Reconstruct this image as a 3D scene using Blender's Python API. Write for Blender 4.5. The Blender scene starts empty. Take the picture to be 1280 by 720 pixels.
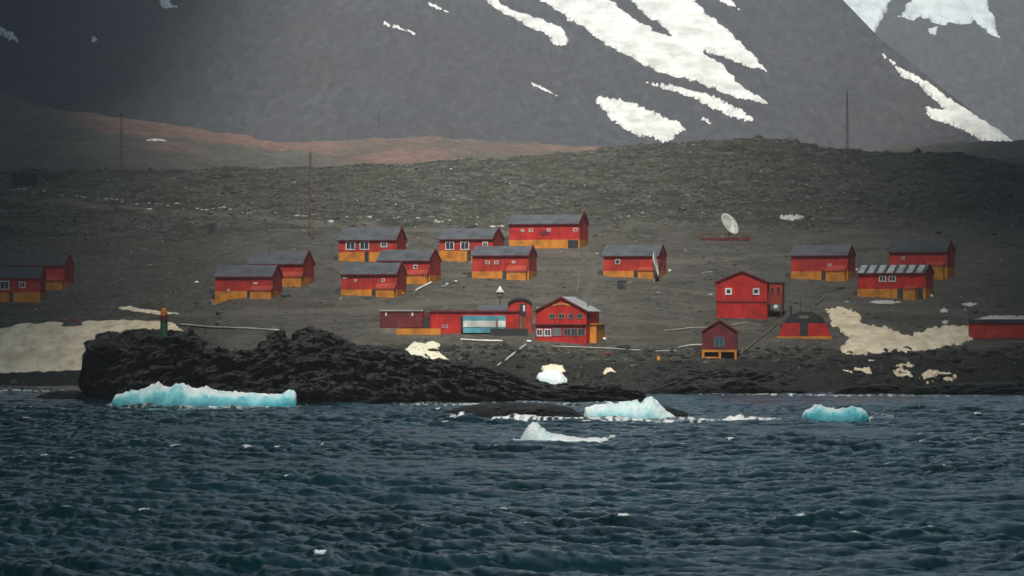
import bpy, bmesh, math, random
import numpy as np
from mathutils import Vector, Matrix
random.seed(7); rng = np.random.default_rng(11)
C = bpy.context.scene.collection
R = math.radians

# ------------------------------------------------------------------ camera, light, exposure
CAMH, F, HR = 12.0, 4000.0, 400.0        # eye height (m), focal length and horizon row (1280 wide picture)
cam = bpy.data.cameras.new('camera'); cam.lens = F/1280*36; cam.sensor_width = 36
cam.shift_y = (HR-360)/1280; cam.clip_start = 1; cam.clip_end = 12000
camo = bpy.data.objects.new('camera', cam); C.objects.link(camo)
camo.location = (0, 0, CAMH); camo.rotation_euler = (R(90), 0, 0)
bpy.context.scene.camera = camo

SUN_EL, SUN_AZ = 56, 184                  # azimuth measured clockwise from +Y (behind the camera, to the left)
w = bpy.data.worlds.new('World'); bpy.context.scene.world = w; w.use_nodes = True
nt = w.node_tree; bg = nt.nodes['Background']
sky = nt.nodes.new('ShaderNodeTexSky'); sky.sky_type = 'NISHITA'; sky.sun_disc = False
sky.sun_elevation = R(SUN_EL); sky.sun_rotation = R(SUN_AZ); sky.air_density = 1.0; sky.dust_density = 6.0; sky.ozone_density = 1
hs = nt.nodes.new('ShaderNodeHueSaturation'); hs.inputs['Saturation'].default_value = 0.2   # overcast: greyer, cooler sky
cl = nt.nodes.new('ShaderNodeMix'); cl.data_type = 'RGBA'; cl.blend_type = 'MULTIPLY'; cl.inputs[0].default_value = 1; cl.inputs[7].default_value = (0.72, 1.0, 1.2, 1)
nt.links.new(sky.outputs[0], hs.inputs['Color']); nt.links.new(hs.outputs[0], cl.inputs[6]); nt.links.new(cl.outputs[2], bg.inputs['Color'])
bg.inputs['Strength'].default_value = 0.05
sl = bpy.data.lights.new('sun', 'SUN'); sl.energy = 2.4; sl.angle = R(9); sl.color = (1, 0.95, 0.87)
so = bpy.data.objects.new('sun', sl); C.objects.link(so)
sdir = Vector((math.sin(R(SUN_AZ))*math.cos(R(SUN_EL)), math.cos(R(SUN_AZ))*math.cos(R(SUN_EL)), math.sin(R(SUN_EL))))
so.rotation_euler = sdir.to_track_quat('Z', 'Y').to_euler()
vs = bpy.context.scene.view_settings
vs.view_transform = 'Standard'; vs.look = 'None'; vs.gamma = 1; vs.use_curve_mapping = False
vs.exposure = 1.22
bpy.context.scene.cycles.volume_bounces = 0
bpy.context.scene.cycles.max_bounces = 5

# ------------------------------------------------------------------ numpy noise
_perm = np.random.default_rng(3).permutation(256); _perm = np.concatenate([_perm, _perm, _perm])
_ang = np.random.default_rng(4).random(256)*2*np.pi; _gx, _gy = np.cos(_ang), np.sin(_ang)
def perlin(x, y, seed=0):
    x = np.asarray(x, float)+seed*17.31; y = np.asarray(y, float)+seed*9.77
    xi = np.floor(x).astype(int); yi = np.floor(y).astype(int); xf = x-xi; yf = y-yi
    u = xf*xf*xf*(xf*(xf*6-15)+10); v = yf*yf*yf*(yf*(yf*6-15)+10)
    def g(ix, iy, dx, dy):
        h = _perm[(_perm[ix & 255]+iy) & 255]; return _gx[h]*dx+_gy[h]*dy
    a = g(xi, yi, xf, yf); b = g(xi+1, yi, xf-1, yf); c = g(xi, yi+1, xf, yf-1); d = g(xi+1, yi+1, xf-1, yf-1)
    return ((a+(b-a)*u)*(1-v)+(c+(d-c)*u)*v)*1.5
def fbm(x, y, oct=4, seed=0, gain=0.5):
    s = 0; a = 1; f = 1
    for i in range(oct): s = s+a*perlin(x*f, y*f, seed+i); a *= gain; f *= 2.03
    return s
def ridged(x, y, oct=4, seed=0, gain=0.5):
    s = 0; a = 1; f = 1
    for i in range(oct): s = s+a*(1-2*np.abs(perlin(x*f, y*f, seed+i))); a *= gain; f *= 2.1
    return s
def worley(x, y, seed=0):
    x = np.asarray(x, float); y = np.asarray(y, float)
    xi = np.floor(x).astype(int); yi = np.floor(y).astype(int); best = np.full(x.shape, 9.0)
    rx = np.random.default_rng(50+seed).random(256); ry = np.random.default_rng(90+seed).random(256)
    for i in (-1, 0, 1):
        for j in (-1, 0, 1):
            h = _perm[(_perm[(xi+i) & 255]+yi+j) & 255]
            d = (xi+i+rx[h]-x)**2+(yi+j+ry[h]-y)**2; best = np.minimum(best, d)
    return np.sqrt(best)
def interp(x, tab): t = np.array(tab, float); return np.interp(x, t[:, 0], t[:, 1])
def smooth01(t): t = np.clip(t, 0, 1); return t*t*(3-2*t)
def sdf(px, py, poly):                    # + inside, - outside (pixels)
    P = np.array(poly, float); d = np.full(px.shape, 1e9); ins = np.zeros(px.shape, bool)
    for i in range(len(P)):
        a = P[i]; b = P[(i+1) % len(P)]; e = b-a; wx = px-a[0]; wy = py-a[1]
        t = np.clip((wx*e[0]+wy*e[1])/(e@e+1e-9), 0, 1)
        d = np.minimum(d, (wx-e[0]*t)**2+(wy-e[1]*t)**2)
        c = ((a[1] > py) != (b[1] > py)) & (px < e[0]*(py-a[1])/(e[1]+1e-12)+a[0]); ins ^= c
    d = np.sqrt(d); return np.where(ins, d, -d)
def row2z(row, Y): return CAMH-(row-HR)/F*Y
def z2row(Z, Y): return HR+(CAMH-Z)*F/Y

# ------------------------------------------------------------------ object helpers
def link_mesh(name, me, mats=None, parent=None):
    o = bpy.data.objects.new(name, me); C.objects.link(o)
    for m in (mats or []): me.materials.append(m)
    if parent: o.parent = parent
    return o
def grid_mesh(name, X, Y, Z, mats, keep=None, smooth=True, attrs=None, parent=None):
    n, m = X.shape; co = np.stack([X, Y, Z], -1).reshape(-1, 3).astype(np.float32)
    idx = np.arange(n*m).reshape(n, m)
    f = np.stack([idx[:-1, :-1], idx[:-1, 1:], idx[1:, 1:], idx[1:, :-1]], -1).reshape(-1, 4)
    if keep is not None:
        k = keep.reshape(-1); f = f[k[f].any(1)]
        used = np.zeros(n*m, bool); used[f.reshape(-1)] = True
        remap = np.cumsum(used)-1; co = co[used]; f = remap[f]
        if attrs: attrs = {a: v.reshape(n*m, -1)[used] for a, v in attrs.items()}
    me = bpy.data.meshes.new(name)
    me.vertices.add(len(co)); me.vertices.foreach_set('co', co.reshape(-1))
    me.loops.add(f.size); me.loops.foreach_set('vertex_index', f.reshape(-1).astype(np.int32))
    me.polygons.add(len(f)); me.polygons.foreach_set('loop_start', np.arange(0, f.size, 4, dtype=np.int32))
    me.polygons.foreach_set('loop_total', np.full(len(f), 4, np.int32))
    me.polygons.foreach_set('use_smooth', np.full(len(f), smooth))
    me.update(calc_edges=True)
    if attrs:
        for a, v in attrs.items():
            v = np.asarray(v, np.float32).reshape(len(co), -1)
            if v.shape[1] == 1:
                at = me.attributes.new(a, 'FLOAT', 'POINT'); at.data.foreach_set('value', v.reshape(-1))
            else:
                at = me.attributes.new(a, 'FLOAT_COLOR', 'POINT')
                at.data.foreach_set('color', np.concatenate([v, np.ones((len(v), 1), np.float32)], 1).reshape(-1))
    return link_mesh(name, me, mats, parent)
def tag(o, label=None, cat=None, group=None, kind=None):
    if label: o['label'] = label
    if cat: o['category'] = cat
    if group: o['group'] = group
    if kind: o['kind'] = kind
    return o
def thing(name, loc, rz, label, cat, group=None):
    o = bpy.data.objects.new(name, None); C.objects.link(o); o.location = loc; o.rotation_euler = (0, 0, rz)
    o.empty_display_size = 0.5
    return tag(o, label, cat, group)
class MB:
    def __init__(s): s.bm = bmesh.new()
    def poly(s, pts): s.bm.faces.new([s.bm.verts.new(p) for p in pts])
    def box(s, x0, x1, y0, y1, z0, z1):
        v = [s.bm.verts.new(p) for p in ((x0,y0,z0),(x1,y0,z0),(x1,y1,z0),(x0,y1,z0),(x0,y0,z1),(x1,y0,z1),(x1,y1,z1),(x0,y1,z1))]
        for q in ((3,2,1,0),(4,5,6,7),(0,1,5,4),(1,2,6,5),(2,3,7,6),(3,0,4,7)): s.bm.faces.new([v[i] for i in q])
        return s
    def prism(s, prof, a0, a1, axis='x'):   # profile of (u, z) extruded along axis; u is the other horizontal axis
        mk = (lambda u, z, a: (a, u, z)) if axis == 'x' else (lambda u, z, a: (u, a, z))
        A = [s.bm.verts.new(mk(u, z, a0)) for u, z in prof]; B = [s.bm.verts.new(mk(u, z, a1)) for u, z in prof]
        n = len(prof); s.bm.faces.new(A); s.bm.faces.new(B[::-1])
        for i in range(n): s.bm.faces.new([A[i], B[i], B[(i+1) % n], A[(i+1) % n]])
        return s
    def tube(s, p0, p1, r0, r1=None, n=8):
        r1 = r0 if r1 is None else r1; p0 = Vector(p0); p1 = Vector(p1)
        q = (p1-p0).to_track_quat('Z', 'Y'); A = []; B = []
        for i in range(n):
            t = 2*math.pi*i/n; d = q @ Vector((math.cos(t), math.sin(t), 0))
            A.append(s.bm.verts.new(p0+d*r0)); B.append(s.bm.verts.new(p1+d*max(r1, 1e-3)))
        s.bm.faces.new(A[::-1]); s.bm.faces.new(B)
        for i in range(n): s.bm.faces.new([A[i], A[(i+1) % n], B[(i+1) % n], B[i]])
        return s
    def lathe(s, prof, cx=0, cy=0, n=16):
        rings = []
        for r, z in prof: rings.append([s.bm.verts.new((cx+r*math.cos(2*math.pi*i/n), cy+r*math.sin(2*math.pi*i/n), z)) for i in range(n)])
        for a, b in zip(rings, rings[1:]):
            for i in range(n): s.bm.faces.new([a[i], a[(i+1) % n], b[(i+1) % n], b[i]])
        s.bm.faces.new(rings[0][::-1]); s.bm.faces.new(rings[-1]); return s
    def build(s, name, mat, parent=None, smooth=False, bevel=0):
        bmesh.ops.recalc_face_normals(s.bm, faces=s.bm.faces)
        me = bpy.data.meshes.new(name); s.bm.to_mesh(me); s.bm.free()
        if smooth: me.polygons.foreach_set('use_smooth', [True]*len(me.polygons))
        o = link_mesh(name, me, [mat], parent)
        if bevel:
            b = o.modifiers.new('bevel', 'BEVEL'); b.width = bevel; b.segments = 2; b.limit_method = 'ANGLE'
        return o

# ------------------------------------------------------------------ material helpers
class NT:
    def __init__(s, name):
        s.m = bpy.data.materials.new(name); s.m.use_nodes = True; s.t = s.m.node_tree
        s.b = s.t.nodes['Principled BSDF']
    def n(s, typ, **kw):
        n = s.t.nodes.new(typ)
        for k, v in kw.items():
            if k.startswith('i_'):
                kk = k[2:]; key = int(kk) if kk.isdigit() else kk.replace('_', ' ')
                n.inputs[key].default_value = v
            else: setattr(n, k, v)
        return n
    def l(s, a, b): s.t.links.new(a, b)
    def coord(s, kind='Object', scale=(1, 1, 1), rot=(0, 0, 0)):
        if kind == 'World': g = s.n('ShaderNodeNewGeometry').outputs['Position']
        else: g = s.n('ShaderNodeTexCoord').outputs[kind]
        mp = s.n('ShaderNodeMapping'); mp.inputs['Scale'].default_value = scale; mp.inputs['Rotation'].default_value = rot
        s.l(g, mp.inputs[0]); return mp.outputs[0]
    def noise(s, vec, scale, detail=4, rough=0.55, dist=0):
        n = s.n('ShaderNodeTexNoise'); n.inputs['Scale'].default_value = scale; n.inputs['Detail'].default_value = detail
        n.inputs['Roughness'].default_value = rough; n.inputs['Distortion'].default_value = dist
        s.l(vec, n.inputs['Vector']); return n.outputs['Fac']
    def ramp(s, fac, stops, interp='LINEAR'):
        r = s.n('ShaderNodeValToRGB'); r.color_ramp.interpolation = interp
        e = r.color_ramp.elements
        while len(e) < len(stops): e.new(0.5)
        for el, (p, c) in zip(e, stops): el.position = p; el.color = (*c, 1) if len(c) == 3 else c
        s.l(fac, r.inputs[0]); return r.outputs[0]
    def mix(s, fac, a, b, blend='MIX'):
        m = s.n('ShaderNodeMix', data_type='RGBA', blend_type=blend)
        for v, i in ((fac, 0), (a, 6), (b, 7)):
            if hasattr(v, 'links'): s.l(v, m.inputs[i])
            elif i == 0: m.inputs[0].default_value = v
            else: m.inputs[i].default_value = (*v, 1)
        return m.outputs[2]
    def math(s, op, a, b=0, c=None):
        m = s.n('ShaderNodeMath', operation=op)
        for i, v in enumerate((a, b) if c is None else (a, b, c)):
            if hasattr(v, 'links'): s.l(v, m.inputs[i])
            else: m.inputs[i].default_value = v
        return m.outputs[0]
    def bump(s, h, strength=0.5, dist=0.1):
        b = s.n('ShaderNodeBump'); b.inputs['Strength'].default_value = strength; b.inputs['Distance'].default_value = dist
        s.l(h, b.inputs['Height']); s.l(b.outputs[0], s.b.inputs['Normal'])
    def col(s, c):
        if hasattr(c, 'links'): s.l(c, s.b.inputs['Base Color'])
        else: s.b.inputs['Base Color'].default_value = (*c, 1)
    def rough(s, r): s.b.inputs['Roughness'].default_value = r; return s

def paint(name, c, wear=0.25, corr=0.0, rough=0.6, axis=0, dirt=(0.10, 0.085, 0.07)):
    """weathered painted sheet: mottled tone, rain streaks running down, dirt; corr = corrugation pitch in metres"""
    t = NT(name); v = t.coord('Object')
    big = t.noise(v, 0.5, 3); c2 = tuple(x*0.6 for x in c); c3 = tuple(min(1, x*1.12+0.01) for x in c)
    base = t.ramp(big, [(0.35, c2), (0.55, c), (0.7, c3)])
    st = t.noise(t.coord('Object', (2.5, 2.5, 0.25)), 1.6, 4, 0.7)
    fade = t.noise(t.coord('Object', (0.6, 0.6, 1.6)), 1.1, 5, 0.7)
    base = t.mix(t.ramp(fade, [(0.5, (0,)*3), (0.72, (0.12,)*3)]), base, tuple(min(1, x*0.8+0.10) for x in c))
    k = t.ramp(st, [(0.48, (0, 0, 0)), (0.70, (wear,)*3)])
    out = t.mix(k, base, dirt)
    if corr:
        sx = t.n('ShaderNodeSeparateXYZ'); t.l(t.n('ShaderNodeTexCoord').outputs['Object'], sx.inputs[0])
        wv = t.math('SINE', t.math('MULTIPLY', t.math('ADD', sx.outputs[0], sx.outputs[1]), 2*math.pi/corr))
        out = t.mix(t.math('MULTIPLY_ADD', wv, 0.10, 0.10), out, tuple(x*0.55 for x in c))
        t.bump(wv, 0.6, corr*0.12)
    t.col(out); t.rough(rough); return t.m

M = {}
M['red'] = paint('red_wall_paint', (0.50, 0.026, 0.014), 0.3, 0.5)
M['red_warm'] = paint('orange_red_paint', (0.38, 0.045, 0.02), 0.2, 0.4)
M['red_vivid'] = paint('vivid_red_paint', (0.56, 0.016, 0.011), 0.25, 0.45)
M['red_dark'] = paint('dark_red_paint', (0.17, 0.018, 0.022), 0.25, 0.5)
M['ochre'] = paint('ochre_paint', (0.62, 0.225, 0.016), 0.28, 0.0)
M['roof'] = paint('grey_sheet_roof', (0.095, 0.105, 0.118), 0.25, 0.45, 0.5)
M['roof_dark'] = paint('dark_sheet_roof', (0.045, 0.055, 0.06), 0.3, 0.45, 0.5)
M['roof_pale'] = paint('pale_roof', (0.42, 0.43, 0.44), 0.4, 0.45, 0.5)
M['white'] = paint('white_paint', (0.75, 0.75, 0.72), 0.3)
M['cream'] = paint('dish_white', (0.72, 0.74, 0.68), 0.15)
M['black'] = paint('black_sheet', (0.02, 0.025, 0.025), 0.2)
M['door'] = paint('dark_door', (0.03, 0.028, 0.028), 0.1)
M['cyan'] = paint('pale_blue_paint', (0.10, 0.36, 0.43), 0.15)
M['steel'] = paint('galvanised_steel', (0.16, 0.16, 0.16), 0.3)
M['mast_red'] = paint('red_mast_paint', (0.17, 0.055, 0.045), 0.3)
M['mast_grey'] = paint('dark_mast_steel', (0.06, 0.06, 0.065), 0.3)
M['green'] = paint('green_beacon_paint', (0.012, 0.10, 0.035), 0.3)
M['orange'] = paint('orange_beacon_paint', (0.5, 0.14, 0.02), 0.2)
M['wood'] = paint('weathered_timber', (0.22, 0.18, 0.13), 0.4)
M['pipe'] = paint('pale_pipe', (0.5, 0.48, 0.44), 0.4)
M['yellow'] = paint('yellow_lettering', (0.5, 0.33, 0.06), 0.1)
t = NT('window_glass'); t.col((0.03, 0.04, 0.05)); t.rough(0.12); M['glass'] = t.m
t = NT('blue_window_glass'); t.col((0.03, 0.09, 0.12)); t.rough(0.15); M['glass_blue'] = t.m

# ground: rubble, gravel, tinted by a zone attribute (r = pink moraine, g = worn gravel of the base, b = dark wet shore)
t = NT('stony_ground'); v = t.coord('World')
n1 = t.noise(v, 0.9, 6, 0.7); n2 = t.noise(v, 0.06, 4, 0.6, 0.5); n3 = t.noise(t.coord('World', (0.35, 1, 1)), 0.5, 5, 0.65)
n4 = t.noise(t.coord('World', (0.5, 0.35, 1)), 1.5, 6, 0.8); n5 = t.noise(t.coord('World', (0.25, 0.35, 1)), 0.45, 4, 0.6)
rub = t.ramp(n4, [(0.38, (0.012, 0.014, 0.012)), (0.47, (0.066, 0.070, 0.060)), (0.55, (0.125, 0.123, 0.105)), (0.68, (0.27, 0.265, 0.235))])
rub = t.mix(t.ramp(n5, [(0.45, (0,)*3), (0.6, (0.7,)*3)]), rub, (0.028, 0.031, 0.024))
rub = t.mix(t.ramp(n2, [(0.45, (0, 0, 0)), (0.7, (0.45,)*3)]), rub, (0.098, 0.086, 0.055))
grav = t.ramp(n3, [(0.3, (0.092, 0.084, 0.070)), (0.5, (0.14, 0.129, 0.109)), (0.7, (0.19, 0.177, 0.152))])
grav = t.mix(t.ramp(n4, [(0.36, (0.6,)*3), (0.5, (0,)*3)]), grav, (0.045, 0.043, 0.038))
grav = t.mix(t.ramp(n4, [(0.58, (0,)*3), (0.7, (0.7,)*3)]), grav, (0.26, 0.25, 0.225))
grav = t.mix(t.ramp(n2, [(0.45, (0,)*3), (0.62, (0.45,)*3)]), grav, (0.075, 0.068, 0.055))
att = t.n('ShaderNodeAttribute', attribute_name='zone'); sep = t.n('ShaderNodeSeparateColor'); t.l(att.outputs['Color'], sep.inputs[0])
out = t.mix(sep.outputs[1], rub, grav)
pk = t.ramp(t.noise(v, 0.25, 5, 0.6), [(0.3, (0.11, 0.082, 0.070)), (0.7, (0.27, 0.165, 0.13))])
out = t.mix(sep.outputs[0], out, pk)
dk = t.ramp(n1, [(0.3, (0.012, 0.013, 0.012)), (0.6, (0.04, 0.04, 0.036)), (0.8, (0.10, 0.10, 0.09))])
out = t.mix(sep.outputs[2], out, dk)
pa = t.n('ShaderNodeAttribute', attribute_name='path')
out = t.mix(t.math('MULTIPLY', pa.outputs['Fac'], 0.7), out, (0.165, 0.150, 0.125))
ms = t.n('ShaderNodeAttribute', attribute_name='moss')
out = t.mix(t.math('MULTIPLY', ms.outputs['Fac'], t.ramp(t.noise(v, 0.8, 4), [(0.4, (0,)*3), (0.6, (1,)*3)])), out, (0.085, 0.09, 0.04))
t.col(out); t.rough(0.9); t.b.inputs['Specular IOR Level'].default_value = 0.15
t.bump(t.math('ADD', n1, n4), 1.0, 0.7); M['ground'] = t.m

t = NT('wet_black_rock'); v = t.coord('World')
n1 = t.noise(v, 0.5, 7, 0.68, 0.6); n2 = t.noise(t.coord('World', (1, 1, 2.2), (0, R(35), 0)), 1.4, 6, 0.7)
c = t.ramp(n2, [(0.3, (0.008, 0.009, 0.009)), (0.55, (0.022, 0.024, 0.024)), (0.68, (0.05, 0.052, 0.05)), (0.82, (0.14, 0.14, 0.135))])
c = t.mix(t.ramp(n1, [(0.46, (0,)*3), (0.66, (0.75,)*3)]), c, (0.082, 0.080, 0.070))
sz = t.n('ShaderNodeSeparateXYZ'); t.l(t.n('ShaderNodeNewGeometry').outputs['Position'], sz.inputs[0])
wet = t.ramp(t.math('MULTIPLY', t.math('ADD', sz.outputs[2], t.math('MULTIPLY', n1, 1.2)), 0.42), [(0.55, (1,)*3), (0.98, (0,)*3)])   # black wet tide band
c = t.mix(wet, c, (0.006, 0.007, 0.007))
gu = t.ramp(t.noise(t.coord('World', (1.2, 1.2, 0.5)), 0.55, 6, 0.75), [(0.62, (0,)*3), (0.74, (0.55,)*3)])
c = t.mix(gu, c, (0.20, 0.20, 0.18))
t.col(c); t.rough(0.62); t.b.inputs['Specular IOR Level'].default_value = 0.3
t.bump(t.math('ADD', n1, n2), 1.0, 0.5); M['rock'] = t.m

t = NT('mountain_scree'); v = t.coord('World')
n1 = t.noise(v, 0.012, 5, 0.6); n2 = t.noise(t.coord('World', (1, 0.25, 0.3), (0, 0, R(-25))), 0.28, 6, 0.7); n3 = t.noise(v, 0.35, 6, 0.7)
c = t.ramp(n2, [(0.3, (0.036, 0.038, 0.043)), (0.52, (0.062, 0.064, 0.071)), (0.7, (0.098, 0.098, 0.100))])
c = t.mix(t.ramp(n1, [(0.4, (0,)*3), (0.65, (0.3,)*3)]), c, (0.05, 0.043, 0.042))
c = t.mix(t.ramp(n3, [(0.35, (0,)*3), (0.75, (0.6,)*3)]), c, (0.085, 0.083, 0.082))
t.col(c); t.rough(0.95); t.b.inputs['Specular IOR Level'].default_value = 0.1; t.bump(n3, 0.8, 1.5); M['scree'] = t.m

def snow_mat(name, a, b, dirt, amt, sc):
    t = NT(name); v = t.coord('World')
    c = t.ramp(t.noise(v, sc, 5, 0.6), [(0.3, a), (0.7, b)])
    d = t.ramp(t.noise(t.coord('World', (0.8, 0.3, 0.8)), sc*2.5, 6, 0.7), [(0.46, (0,)*3), (0.66, (amt,)*3)])
    t.col(t.mix(d, c, dirt)); t.rough(0.8); t.bump(t.noise(v, sc*6, 4), 0.2, 0.2); return t.m
M['snow_grey'] = snow_mat('grey_distant_snow', (0.36, 0.38, 0.38), (0.48, 0.49, 0.47), (0.22, 0.23, 0.23), 0.6, 0.03)  # haze over the far peak put into the snow colour as grey
M['snow'] = snow_mat('old_snow', (0.50, 0.49, 0.46), (0.66, 0.64, 0.59), (0.33, 0.31, 0.28), 0.7, 0.05)
M['snow_dirty'] = snow_mat('dirty_shore_snow', (0.62, 0.50, 0.34), (0.86, 0.76, 0.58), (0.34, 0.24, 0.13), 0.6, 0.2)
M['snow_white'] = snow_mat('white_snow', (0.72, 0.73, 0.74), (0.85, 0.85, 0.84), (0.55, 0.5, 0.4), 0.4, 0.5)
M['snow_yellow'] = snow_mat('yellowed_snow', (0.66, 0.62, 0.45), (0.82, 0.78, 0.66), (0.55, 0.52, 0.16), 0.6, 0.5)

t = NT('blue_ice'); v = t.coord('World'); at = t.n('ShaderNodeAttribute', attribute_name='blue')
k = t.math('ADD', at.outputs['Fac'], t.math('MULTIPLY_ADD', t.noise(v, 0.9, 5, 0.6), 0.7, -0.35))
c = t.ramp(k, [(0.05, (0.84, 0.88, 0.88)), (0.3, (0.58, 0.80, 0.82)), (0.6, (0.15, 0.55, 0.60)), (0.95, (0.025, 0.30, 0.37))])
t.col(c); t.rough(0.35); t.b.inputs['Subsurface Weight'].default_value = 0.3; t.b.inputs['Subsurface Radius'].default_value = (0.2, 0.6, 0.8)
t.bump(t.noise(v, 2.5, 5, 0.65), 0.6, 0.3); M['ice'] = t.m

t = NT('sea_water'); v = t.coord('World'); at = t.n('ShaderNodeAttribute', attribute_name='foam')
fn = t.noise(v, 2.6, 6, 0.7); fn2 = t.noise(t.coord('World', (0.6, 1, 1)), 9.0, 4, 0.7)
fk = t.ramp(t.math('ADD', at.outputs['Fac'], t.math('MULTIPLY_ADD', t.math('ADD', fn, fn2), 0.9, -0.9)), [(0.42, (0,)*3), (0.62, (1,)*3)])
deep = t.ramp(t.noise(v, 0.03, 3), [(0.35, (0.001, 0.012, 0.018)), (0.7, (0.002, 0.026, 0.034))])
t.col(t.mix(fk, deep, (0.75, 0.78, 0.78)))
rr = t.math('MULTIPLY_ADD', fk, 0.6, 0.09); t.l(rr, t.b.inputs['Roughness']); t.b.inputs['IOR'].default_value = 1.33; t.b.inputs['Specular IOR Level'].default_value = 0.38
t.bump(t.math('ADD', t.noise(t.coord('World', (0.5, 1, 1)), 3.5, 5, 0.6), fn2), 0.4, 0.08); M['water'] = t.m

# ------------------------------------------------------------------ terrain
STD = [(520,495),(492,522),(470,532),(450,541),(430,552),(400,577),(375,602),(350,632),(325,664),(300,702),(270,752),(240,810)]
LFT = [(500,560),(482,585),(465,596),(440,606),(403,624),(380,642),(350,672),(325,698),(300,730),(270,770),(240,815)]
MID = [(500,545),(482,570),(465,584),(440,596),(405,612),(380,632),(350,662),(325,688),(300,722),(270,765),(240,812)]
RGT = [(520,495),(492,522),(470,531),(455,537),(430,556),(400,580),(375,605),(350,635),(325,662),(300,695),(270,740),(240,790)]
COLS = [(-4000,LFT),(0,LFT),(100,LFT),(190,MID),(300,STD),(640,STD),(800,RGT),(1280,RGT),(5200,RGT)]
RIDGE = [(-4000,214),(0,214),(150,212),(380,209),(500,205),(600,199),(700,191),(770,184),(850,178),(920,173),(950,171),(1000,177),(1050,185),(1100,190),(1150,190),(1200,193),(1280,206),(1600,212),(5200,214)]
RY = [(-4000,880),(600,880),(950,905),(1280,890),(5200,890)]
# second, farther ridge (pink moraine), row and distance
MOR = [(-4000,60),(-200,80),(0,118),(60,138),(150,148),(250,166),(350,179),(420,177),(475,173),(560,172),(640,179),(770,185),(900,192),(1050,196),(1100,188),(1150,182),(1280,177),(1600,176),(5200,176)]
pk_ = np.unique(np.concatenate([np.linspace(-4000,-160,30), np.arange(-160,1460,12.0), np.linspace(1460,5200,30)]))
Yk = np.arange(470, 1560, 3.0)
TAB = np.zeros((len(pk_), len(Yk)))
for i, p in enumerate(pk_):
    zs = []
    for (cp, tb) in COLS:
        a = np.array(tb, float); z = row2z(a[:, 0], a[:, 1]); zs.append((cp, a[:, 1], z))
    cps = np.array([c[0] for c in zs])
    Zc = np.array([np.interp(Yk, np.concatenate([[400], yy]), np.concatenate([[min(-6, z[0]-3)], z])) for _, yy, z in zs])
    j = min(max(np.searchsorted(cps, p)-1, 0), len(cps)-2); f_ = smooth01((p-cps[j])/(cps[j+1]-cps[j]))
    base = Zc[j]*(1-f_)+Zc[j+1]*f_
    Yr = interp(p, RY); zr = row2z(interp(p, RIDGE), Yr); z810 = np.interp(800, Yk, base)
    zm = row2z(interp(p, MOR), 1320)
    far = np.interp(Yk, [800, Yr-25, Yr, Yr+30, Yr+70, 1000, 1120, 1240, 1320, 1400, 1560], [z810, zr-2.6, zr, zr-2, zr-5, zr-5, zr*0.55+zm*0.45-3.5, zm-6.0, zm, zm-3, zm-10])
    TAB[i] = np.where(Yk < 800, base, far)
def gsm(A, s, ax):
    k = np.exp(-0.5*(np.arange(-3*s, 3*s+1)/s)**2); k /= k.sum(); r = 3*s
    pad = [(0, 0), (0, 0)]; pad[ax] = (r, r); B = np.pad(A, pad, mode='edge')
    return np.apply_along_axis(lambda q: np.convolve(q, k, 'valid'), ax, B)
TAB = gsm(gsm(TAB, 2, 1), 1, 0)
def bil(px, Y):
    i = np.clip(np.searchsorted(pk_, px)-1, 0, len(pk_)-2); f = np.clip((px-pk_[i])/(pk_[i+1]-pk_[i]), 0, 1)
    g = np.clip((Y-Yk[0])/3.0, 0, len(Yk)-1.001); j = g.astype(int); h = g-j
    return (TAB[i, j]*(1-h)+TAB[i, j+1]*h)*(1-f)+(TAB[i+1, j]*(1-h)+TAB[i+1, j+1]*h)*f
def gdisp(X, Y, Zs):
    px = X/Y*F+640; row = z2row(Zs, Y)
    rough = 0.12+0.75*smooth01((Y-690)/60)+0.75*smooth01((455-(row-0))/-14)*smooth01((600-Y)/40)
    rough = np.where(Y > 960, 0.8, rough)
    d = rough*(0.9*fbm(X/11, Y/14, 3, 5)+0.45*fbm(X/3.2, Y/3.6, 3, 9)+0.5*np.maximum(0, 0.45-worley(X/2.6, Y/3.0, 1)))
    d += np.where(Y > 960, 1.6*fbm(X/60, Y/70, 3, 21), 0)
    return d
def groundZ(X, Y):
    X = np.asarray(X, float); Y = np.asarray(Y, float)
    Zs = bil(X/Y*F+640, Y); return Zs+gdisp(X, Y, Zs)
_Yq = np.arange(500, 905, 0.5)
def inv(px, row):                          # distance at which the smooth ground shows at this picture row
    q = z2row(bil(np.full(_Yq.shape, float(px)), _Yq), _Yq); q = np.minimum.accumulate(q)
    return float(np.interp(-row, -q, _Yq))
def gpt(px, row, dz=0.0):
    Y = inv(px, row); X = (px-640)/F*Y; return Vector((X, Y, float(groundZ(X, Y))+dz))

px_a = np.concatenate([np.linspace(-3600, -180, 60), np.arange(-170, 1450, 2.0), np.linspace(1460, 4900, 60)])
Y_a = np.concatenate([np.arange(488, 620, 0.45), np.arange(620, 720, 0.55), np.arange(720, 915, 0.7), np.arange(915, 1240, 3.0), np.arange(1240, 1345, 1.2), np.arange(1345, 1540, 5)])
PX, YY = np.meshgrid(px_a, Y_a); XX = (PX-640)/F*YY
ZS = bil(PX, YY); ZZ = ZS+gdisp(XX, YY, ZS); RW = z2row(ZS, YY)
pn = fbm(XX/50, YY/60, 4, 33)
pink = smooth01((YY-940)/30)*smooth01((1160-PX)/120+pn)*smooth01((PX-30)/90)
band = smooth01(((YY-1000)/330)*0.9+pn*0.9-0.15)                       # reddish towards the crest
bl = smooth01((PX-380+pn*50)/110); pink = pink*((1-bl)*smooth01((YY-1175+pn*80)/40)+bl*np.clip(0.1+band*1.0-0.8*smooth01(fbm(XX/45, YY/60, 4, 39)*2.2)+0.7*np.exp(-((YY-1040+25*pn)/35)**2), 0, 0.95))
pink = pink*smooth01((PX-60)/60)
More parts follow.
